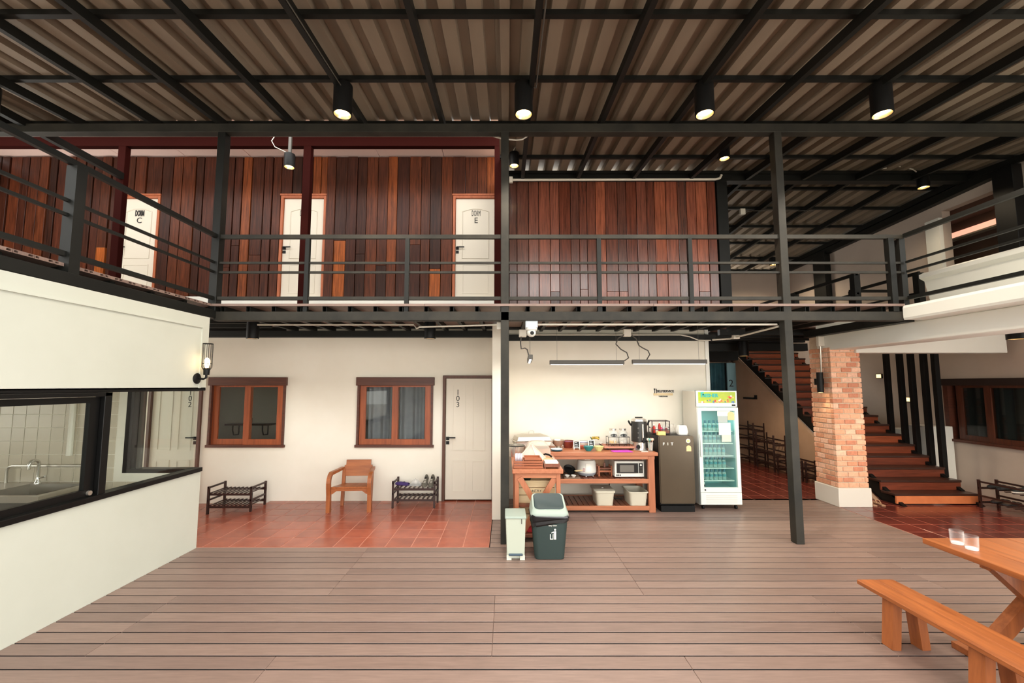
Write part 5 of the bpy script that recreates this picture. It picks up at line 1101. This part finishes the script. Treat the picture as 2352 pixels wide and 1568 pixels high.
for k in range(34):
    c = rb.choice([(216, 70, 50), (236, 150, 110), (250, 240, 220), (240, 190, 90), (90, 130, 170), (196, 60, 90), (60, 130, 110), (230, 120, 60)])
    fx = rb.uniform(.03, .56); hz = rb.uniform(1.595, 1.625) if fx < .36 else rb.uniform(1.595, 1.69 if fx > .45 else 1.65)
    MB().lathe([(0, 0), (1, 0), (1, .0012 + k * .00003), (0, .0012 + k * .00003)], 12, c=(FX0 + fx, FY0 - .003, hz), M=Matrix.Rotation(R(90), 4, 'X') @ Matrix.Diagonal((rb.uniform(.010, .024), rb.uniform(.008, .02), 1, 1))).build('banner_print', mat('banner_%s' % '_'.join(map(str, c)), c, .5), FR)
MB().box(FX1 - .085, FX1 - .03, FY0 - .004, FY0, 1.54, 1.562).build('display', M_black, FR)
df = MB(); 
df.box(FX0, FX0 + .055, FY0 - .012, FY0 + .035, .255, 1.515).box(FX1 - .05, FX1, FY0 - .012, FY0 + .035, .255, 1.515).box(FX0 + .055, FX1 - .05, FY0 - .012, FY0 + .035, .255, .325).box(FX0 + .055, FX1 - .05, FY0 - .012, FY0 + .035, 1.465, 1.515)
DF = df.build('door', M_frw, FR)
MB().box(FX0 + .05, FX1 - .045, FY0 + .005, FY0 + .012, .32, 1.47).build('pane', glass_pane('fridge_glass', (.86, .97, .95)), DF)
MB().box(FX0 + .012, FX0 + .04, FY0 - .04, FY0 - .012, .78, 1.12).build('handle', M_frw, DF, bevel=.006)
MB().lathe([(0, 0), (.012, 0), (.012, .004), (0, .004)], 12, c=(FX0 + .07, FY0 - .012, .29), M=Matrix.Rotation(R(90), 4, 'X')).build('lock', M_black, DF)
for (a, b, c, d, mm, nm) in ((.305, .50, 1.385, 1.462, M_textw, 'paper_notice'), (.31, .455, 1.29, 1.383, mat('notice_grey', (176, 186, 180), .5), 'paper_notice'), (.318, .50, 1.10, 1.285, M_textw, 'paper_notice'), (.36, .50, 1.0, 1.098, mat('notice_cream', (238, 226, 196), .5), 'paper_notice')): MB().box(FX0 + a, FX0 + b, FY0 + .0025, FY0 + .0045, c, d).build(nm, mm, FR)
MB().prism([(FX0 + .46, 1.325), (FX0 + .56, 1.325), (FX0 + .56, 1.41)] + [(FX0 + .51 + .05 * math.cos(R(a)), 1.41 + .045 * math.sin(R(a))) for a in range(15, 180, 15)] + [(FX0 + .46, 1.41)], 'y', FY0 + .0, FY0 + .002).build('price_tag', mat('tag_orange2', (244, 196, 140), .5), FR)
MB().box(FX0, FX1 + .005, FY0 - .012, FY0 + .05, .07, .25).build('base_panel', M_frw, FR, bevel=.006)
for k in range(5): MB().box(FX0 + .08, FX1 - .07, FY0 - .016, FY0 - .011, .10 + .026 * k, .106 + .026 * k).build('vent_slat', M_frs, FR)
MB().box(FX0 + .02, FX1 - .02, FY0 + .06, FY1 - .02, .055, .24).build('compressor_box', M_frs, FR)
for x in (FX0 + .05, FX1 - .07):
    for y in (FY0 + .04, FY1 - .06): MB().lathe([(0, -.014), (.027, -.014), (.027, .014), (0, .014)], 14, c=(x, y, .027), M=Matrix.Rotation(R(90), 4, 'Y')).build('wheel', M_black, FR)
MB().tube([(FX0 + .06, FY0 + .08, 1.475), (FX1 - .2, FY0 + .08, 1.475)], .012, 8).build('light_tube', M_led, FR)
l = bpy.data.lights.new('fridge_light', 'AREA'); l.shape = 'RECTANGLE'; l.size = .45; l.size_y = .04; l.energy = 1.3; l.color = (.85, 1, .98)
lo = bpy.data.objects.new('fridge_light', l); COL.objects.link(lo); lo.parent = FR; lo.location = (0, .09, 1.455)
SHZ = [1.155, .972, .785, .60, .415]
for z in SHZ:
    s = MB().box(FX0 + .05, FX1 - .06, FY0 + .06, FY0 + .066, z - .012, z).box(FX0 + .05, FX1 - .06, FY1 - .06, FY1 - .05, z - .012, z)
    for k in range(20): s.box(FX0 + .055 + .026 * k, FX0 + .06 + .026 * k, FY0 + .066, FY1 - .06, z - .006, z - .002)
    s.build('wire_shelf', M_trimw, FR)
M_bot = glass_solid('bottle_clear', (196, 222, 214), alpha=.3); M_botcap = mat('bottle_cap_teal', (4, 92, 108), .4); M_botlab = mat('bottle_label_teal', (6, 96, 124), .45, c2=(96, 168, 160), scale=40)
b0 = None
ordn = ('first', 'second', 'third', 'fourth', 'fifth', 'sixth'); shn = ('top', 'second', 'third', 'fourth', 'bottom')
for si, z in enumerate(SHZ):
    n = 5 if si == 0 else 6
    for k in range(n):
        lb = 'teal capped water bottle on the %s fridge shelf, %s from the handle' % (shn[si], ordn[k])
        loc = (FX0 + .095 + .066 * k, FY0 + .11, z)
        if b0 is None:
            b0 = thing('water_bottle', lb, 'bottle', loc, 0, 'water bottles in the display fridge')
            MB().lathe([(0, 0), (.027, 0), (.029, .005), (.029, .09), (.027, .105), (.012, .135), (.012, .14)], 14).build('body', M_bot, b0, local=True, smooth=True)
            MB().lathe([(.0295, .05), (.0298, .05), (.0298, .088), (.0295, .088)], 14).build('label_band', M_botlab, b0, local=True, smooth=True)
            MB().lathe([(0, .158), (.016, .158), (.017, .14), (.02, .118), (0, .118)], 14).build('cap', M_botcap, b0, local=True, smooth=True)
        else:
            c = copy_tree(b0); c.location = loc; c['label'] = lb
vessel('supplement_tub', 'white tub with black lid standing at the bottom of the display fridge', 'tub', FX0 + .085, FY0 + .10, .28, [(0, 0), (.03, 0), (.032, .005), (.032, .10), (.028, .11)], M_trimw, 16, parts=[('lid', [(0, .145), (.03, .145), (.031, .11), (0, .11)], M_black), ('tub_band', [(.0325, .04), (.033, .04), (.033, .07), (.0325, .07)], M_chalk)])
# wall sign
t = thing('wall_sign', 'small self service lettering sign with a pale wooden strip on the cream wall', 'sign', (2.6, 7.19, 1.72))
sy = 7.2; sx0 = 2.49
MB().box(sx0 - .02, sx0 + .30, sy - .014, sy, 1.685, 1.722).build('strip', M_crate, t)
text('SELFSERVICE', 'lettering', .052, M_text, t, (sx0 + .178, sy - .008, 1.752), ext=.004, off=.001); text('TABLEWARE', 'lettering', .028, M_text, t, (sx0 + .14, sy - .008, 1.668), ext=.004)
MB().box(sx0 - .005, sx0 + .003, sy - .01, sy - .002, 1.722, 1.80).box(sx0 - .012, sx0 + .01, sy - .01, sy - .002, 1.775, 1.785).box(sx0 - .012, sx0 - .008, sy - .01, sy - .002, 1.785, 1.80).box(sx0 + .006, sx0 + .01, sy - .01, sy - .002, 1.785, 1.80).build('fork_icon', M_text, t)
MB().prism([(sx0 + .026, 1.722), (sx0 + .034, 1.722), (sx0 + .034, 1.80), (sx0 + .022, 1.79), (sx0 + .022, 1.76), (sx0 + .026, 1.755)], 'y', sy - .01, sy - .002).build('knife_icon', M_text, t)

# ================================================================ BINS
def rring(w_, d, z, r_=.05, yo=0):
    return [(sx * (w_ - r_) + r_ * math.cos(R(a)), yo + sy * (d - r_) + r_ * math.sin(R(a)), z) for sx, sy, a0 in ((1, 1, 0), (-1, 1, 90), (-1, -1, 180), (1, -1, 270)) for a in (a0, a0 + 30, a0 + 60, a0 + 90)]
t = thing('swing_bin', 'large dark green swing lid bin with black liner beside the small pedal bin', 'bin', (.465, 4.86, 0))
m = MB().grid([rring(.150, .13, 0), rring(.158, .138, .006), rring(.198, .168, .45)], closed=True); m.f.append(tuple(range(15, -1, -1))); m.build('body', mat('bin_green', (40, 56, 54), .5), t, local=True, smooth=True)
rb = random.Random(2); ub = random.Random(4)
bag = []
for i, (z, s) in enumerate(((.36, .184), (.38, .199), (.40, .203), (.425, .206), (.45, .213), (.466, .206))):
    bag.append([(x * (1 + ub.uniform(-.02, .03)), y * (1 + ub.uniform(-.02, .03)), zz + (ub.uniform(-.012, .01) + (.03 * x / .2 if i < 2 else 0))) for x, y, zz in rring(s, s - .03, z, .05)])
MB().grid(bag, closed=True).build('liner', mat('liner_black', (18, 18, 20), .18), t, local=True)
M_lidg = mat('lid_pale_green', (154, 168, 158), .45)
li = MB().grid([rring(.206, .178, .458, .06), rring(.206, .178, .478, .06), [(x * .95, y * .97, z + (.012 if y < 0 else .05)) for x, y, z in rring(.206, .178, .478, .06)], [(x * .87, y * .82 + .005, .525 + .085 * (y + .14) / .28) for x, y, z in rring(.206, .178, .478, .06)]], closed=True)
li.f.append(tuple(range(48, 64))); li.build('lid', M_lidg, t, local=True, smooth=True)
fl_ = MB().grid([[(x * .78, y * .74 + .004, .529 + .085 * (y * .92 + .14) / .28) for x, y, z in rring(.206, .178, .478, .06)], [(x * .74, y * .70 + .004, .538 + .085 * (y * .875 + .14) / .28) for x, y, z in rring(.206, .178, .478, .06)]], closed=True); fl_.f.append(tuple(range(16, 32))); fl_.f.append(tuple(range(15, -1, -1))); fl_.build('swing_flap', mat('flap_teal_black', (36, 54, 56), .45), t, local=True, smooth=True)
def onface(x, z): return -(.138 + (.168 - .138) * (z - .006) / .444) - .002
ic = MB()
def flat(poly):
    ic.add([(x, onface(x, z) - .0015, z) for x, z in poly] + [(x, onface(x, z) + .001, z) for x, z in poly], [tuple(range(len(poly))), tuple(reversed(range(len(poly), 2 * len(poly))))] + [(i, (i + 1) % len(poly), (i + 1) % len(poly) + len(poly), i + len(poly)) for i in range(len(poly))])
cx = .03
flat([(cx + .025 + .011 * math.cos(R(a)), .318 + .011 * math.sin(R(a))) for a in range(0, 360, 30)])
flat([(cx + .012, .215), (cx + .022, .215), (cx + .022, .302), (cx - .012, .29), (cx - .016, .28), (cx + .010, .287)]); flat([(cx + .025, .215), (cx + .036, .215), (cx + .036, .302), (cx + .025, .302)])
flat([(cx - .03, .215), (cx + .006, .215), (cx + .006, .223), (cx - .022, .223), (cx - .022, .27), (cx - .03, .27)]); flat([(cx + .0, .223), (cx + .006, .223), (cx + .006, .27), (cx + .0, .27)])
ic.build('litter_symbol', M_textw, t, local=True)
text('easy clean', 'lettering', .022, M_textw, t, (.495, 4.86 + onface(0, .362) - .001, .362))
t = thing('pedal_bin', 'slim white green pedal bin standing in front of the middle black post', 'bin', (.1, 4.86, 0))
m = MB().grid([rring(.095, .145, .05, .012), rring(.108, .152, .43, .012)], closed=True); m.f.append(tuple(range(15, -1, -1))); m.f.append(tuple(range(16, 32))); m.build('body', mat('pedal_white', (182, 188, 172), .5), t, local=True)
MB().box(-.097, -.045, -.147, .145, 0, .05).box(.045, .097, -.147, .145, 0, .05).box(-.045, .045, -.10, .145, .0, .05).build('foot', mat('pedal_white2', (212, 216, 202), .5), t, local=True)
lp = [rring(.115, .162, .432, .012), rring(.115, .162, .445, .012), rring(.112, .158, .452, .012)]
m = MB().grid(lp, closed=True); m.f.append(tuple(range(15, -1, -1))); m.f.append(tuple(range(32, 48))); m.build('lid', M_lidg, t, local=True)
MB().box(-.075, .075, -.175, -.14, .05, .068).build('pedal', mat('pedal_blue', (44, 66, 84), .5), t, local=True, bevel=.006)
MB().box(.06, .068, -.158, -.148, .375, .425).build('latch', M_grey, t, local=True)

# ================================================================ RIGHT SIDE
rack('dark wooden shoe rack against the grey wall beside the stairs, full of shoes', 7.2, 7.5, 5.1, 6.68, .42, (.10, .31), 16, axis='x')
SH = [(6.45, .325, 'black sandal pair member, hindmost', M_shdk, M_shdk), (6.33, .325, 'black shoe second', M_shdk, M_shdk)]
def shr(lb, y, z, m, ms, dx=0, low=False, rz=90): shoe(lb, (7.35 + dx, y, z), R(rz), m, ms, .26, 'shoe', low=low)
Z1, Z2 = .324, .114
for lb, y, z, m, ms, low in (
    ('black slip-on shoe at the stair end of the upper rack tier', 6.55, Z1, M_shdk, M_shdk, True), ('second black slip-on shoe from the stair end of the upper rack tier', 6.43, Z1, M_shdk, M_shdk, True),
    ('dark shoe with white stripes on the upper rack tier', 6.24, Z1, M_shdk, M_solew, False), ('navy sneaker with pale sole on the upper rack tier, nearer the stairs', 5.86, Z1, M_shnavy, M_solew, False), ('navy sneaker with pale sole on the upper rack tier, farther from the stairs', 5.74, Z1, M_shnavy, M_solew, False),
    ('brown leather shoe at the stair end of the lower rack tier', 6.52, Z2, M_shbrown, M_shdk, True), ('second brown leather shoe of the lower rack tier', 6.38, Z2, M_shbrown, M_shdk, True), ('black trainer in the middle of the lower rack tier, nearer the stairs', 6.1, Z2, M_shdk, M_shdk, False), ('black trainer in the middle of the lower rack tier, farther from the stairs', 5.97, Z2, M_shdk, M_shdk, False), ('grey trainer at the picture edge on the lower rack tier', 5.7, Z2, M_shgrey, M_shdk, False)): shr(lb, y, z, m, ms, low=low)
for x0, lb in ((5.70, 'tan rubber flip-flop beside the brick column, nearer the column'), (5.83, 'tan rubber flip-flop beside the brick column, nearer the stairs')):
    t = thing('flip_flop', lb, 'sandal', (x0, 6.86, 0), R(-12))
    ol = [(0, .028), (.2, .032), (.5, .03), (.75, .042), (.92, .036), (1, .015)]
    MB().prism([(h, l * .25 - .12) for l, h in ol] + [(-h, l * .25 - .12) for l, h in reversed(ol)], 'z', 0, .016).build('sole', mat('flip_tan', (176, 138, 108), .7), t, local=True, bevel=.003)
    MB().tube([(-.03, .0, .014), (-.025, .03, .05), (0, .06, .06), (.025, .03, .05), (.03, .0, .014)], .007, 6).build('strap', mat('flip_strap', (196, 158, 124), .6), t, local=True)
    MB().tube([(0, .06, .06), (0, .085, .016)], .005, 6).build('toe_post', mat('flip_strap', (196, 158, 124), .6), t, local=True)
shoe('dark boot tucked behind the brick column under the stair stringer', (5.78, 7.2, 0), R(0), M_shgrey, M_shdk, .27, 'boot')
for k, (y0, y1, H, tr) in enumerate(((7.55, 8.35, .40, (.1, .28)), (8.42, 9.2, .40, (.1, .28)), (9.28, 9.95, .78, (.1, .34, .58)), (10.02, 10.7, .98, (.1, .34, .58, .8)))):
    rack('dark wooden shoe rack along the tan wall under the stairs, %s from the deck' % ('first', 'second', 'third', 'fourth')[k], 5.72, 6.0, y0, y1, H, tr, 6, axis='x')
for y in (7.7, 7.95): shoe('dark shoe on the first corridor rack, %s' % ('nearer the deck' if y < 7.8 else 'farther from the deck'), (5.86, y, .114), R(90), M_shdk, M_shdk, .25, 'shoe', low=True)
# picnic bench and table
def beamz(t, p, q, a, b, nm, m=M_teakz, up=(0, 1, 0)): return MB().bar(p, q, a, b, up).build(nm, m, t)
bn_ = thing('bench', 'long low teak bench with splayed legs beside the picnic table', 'bench', (2.84, 2.6, 0))
MB().box(2.70, 2.84, 2.02, 3.43, .33, .362).build('seat_board', M_teak, bn_, bevel=.004); MB().box(2.842, 2.98, 2.02, 3.43, .33, .362).build('seat_board', M_teak, bn_, bevel=.004)
MB().box(2.70, 2.98, 1.0, 2.015, .33, .362).build('seat_board', M_teak, bn_, bevel=.004)
for y in (3.2, 2.62, 1.2):
    for s in (-1, 1): beamz(bn_, (2.84 + s * .105, y, 0), (2.84 + s * .075, y, .33), .06, .09, 'leg')
pt = thing('picnic_table', 'orange teak picnic table on crossed trestle legs carrying two glasses', 'table', (3.7, 2.6, 0))
for k in range(4): MB().box(3.26 + .215 * k, 3.26 + .215 * k + .2135, .9, 3.46, .62, .66).build('table_board', M_teak, pt, bevel=.003)
for y in (3.08, 1.3):
    beamz(pt, (3.38, y, .62), (4.0, y, .03), .09, .07, 'crossed_leg'); beamz(pt, (4.0, y + .075, .62), (3.38, y + .075, .03), .09, .07, 'crossed_leg')
    MB().box(3.16, 3.40, y - .03, y + .12, 0, .045).build('foot', M_teakx, pt, bevel=.003); MB().box(3.96, 4.14, y - .05, y + .09, 0, .045).build('foot', M_teakx, pt)
    MB().box(3.35, 4.05, y, y + .06, .57, .62).build('cross_beam', M_teakx, pt)
MB().box(3.66, 3.73, 1.3, 3.08, .25, .34).build('long_rail', M_teak, pt)
MB().box(3.645, 3.745, 2.9, 3.0, 0.0, .57).build('centre_leg', M_teakz, pt)
M_cup = glass_solid('tumbler_glass', (240, 242, 240), alpha=.02, amax=.3)
for x, y, lb in ((3.40, 3.33, 'empty clear tumbler on the picnic table, farther from the bench end'), (3.39, 3.22, 'empty clear tumbler on the picnic table, closer to the bench')):
    t = thing('tumbler', lb, 'glass', (x, y, .66)); MB().lathe([(0, 0), (.036, 0), (.039, .004), (.041, .1), (.0385, .1), (.0365, .02), (0, .018)], 24).build('vessel', M_cup, t, local=True, smooth=True)
    MB().lathe([(0, .002), (.035, .002), (.035, .015), (0, .015)], 20).build('thick_base', glass_solid('tumbler_base', (250, 250, 250), alpha=.45), t, local=True, smooth=True)
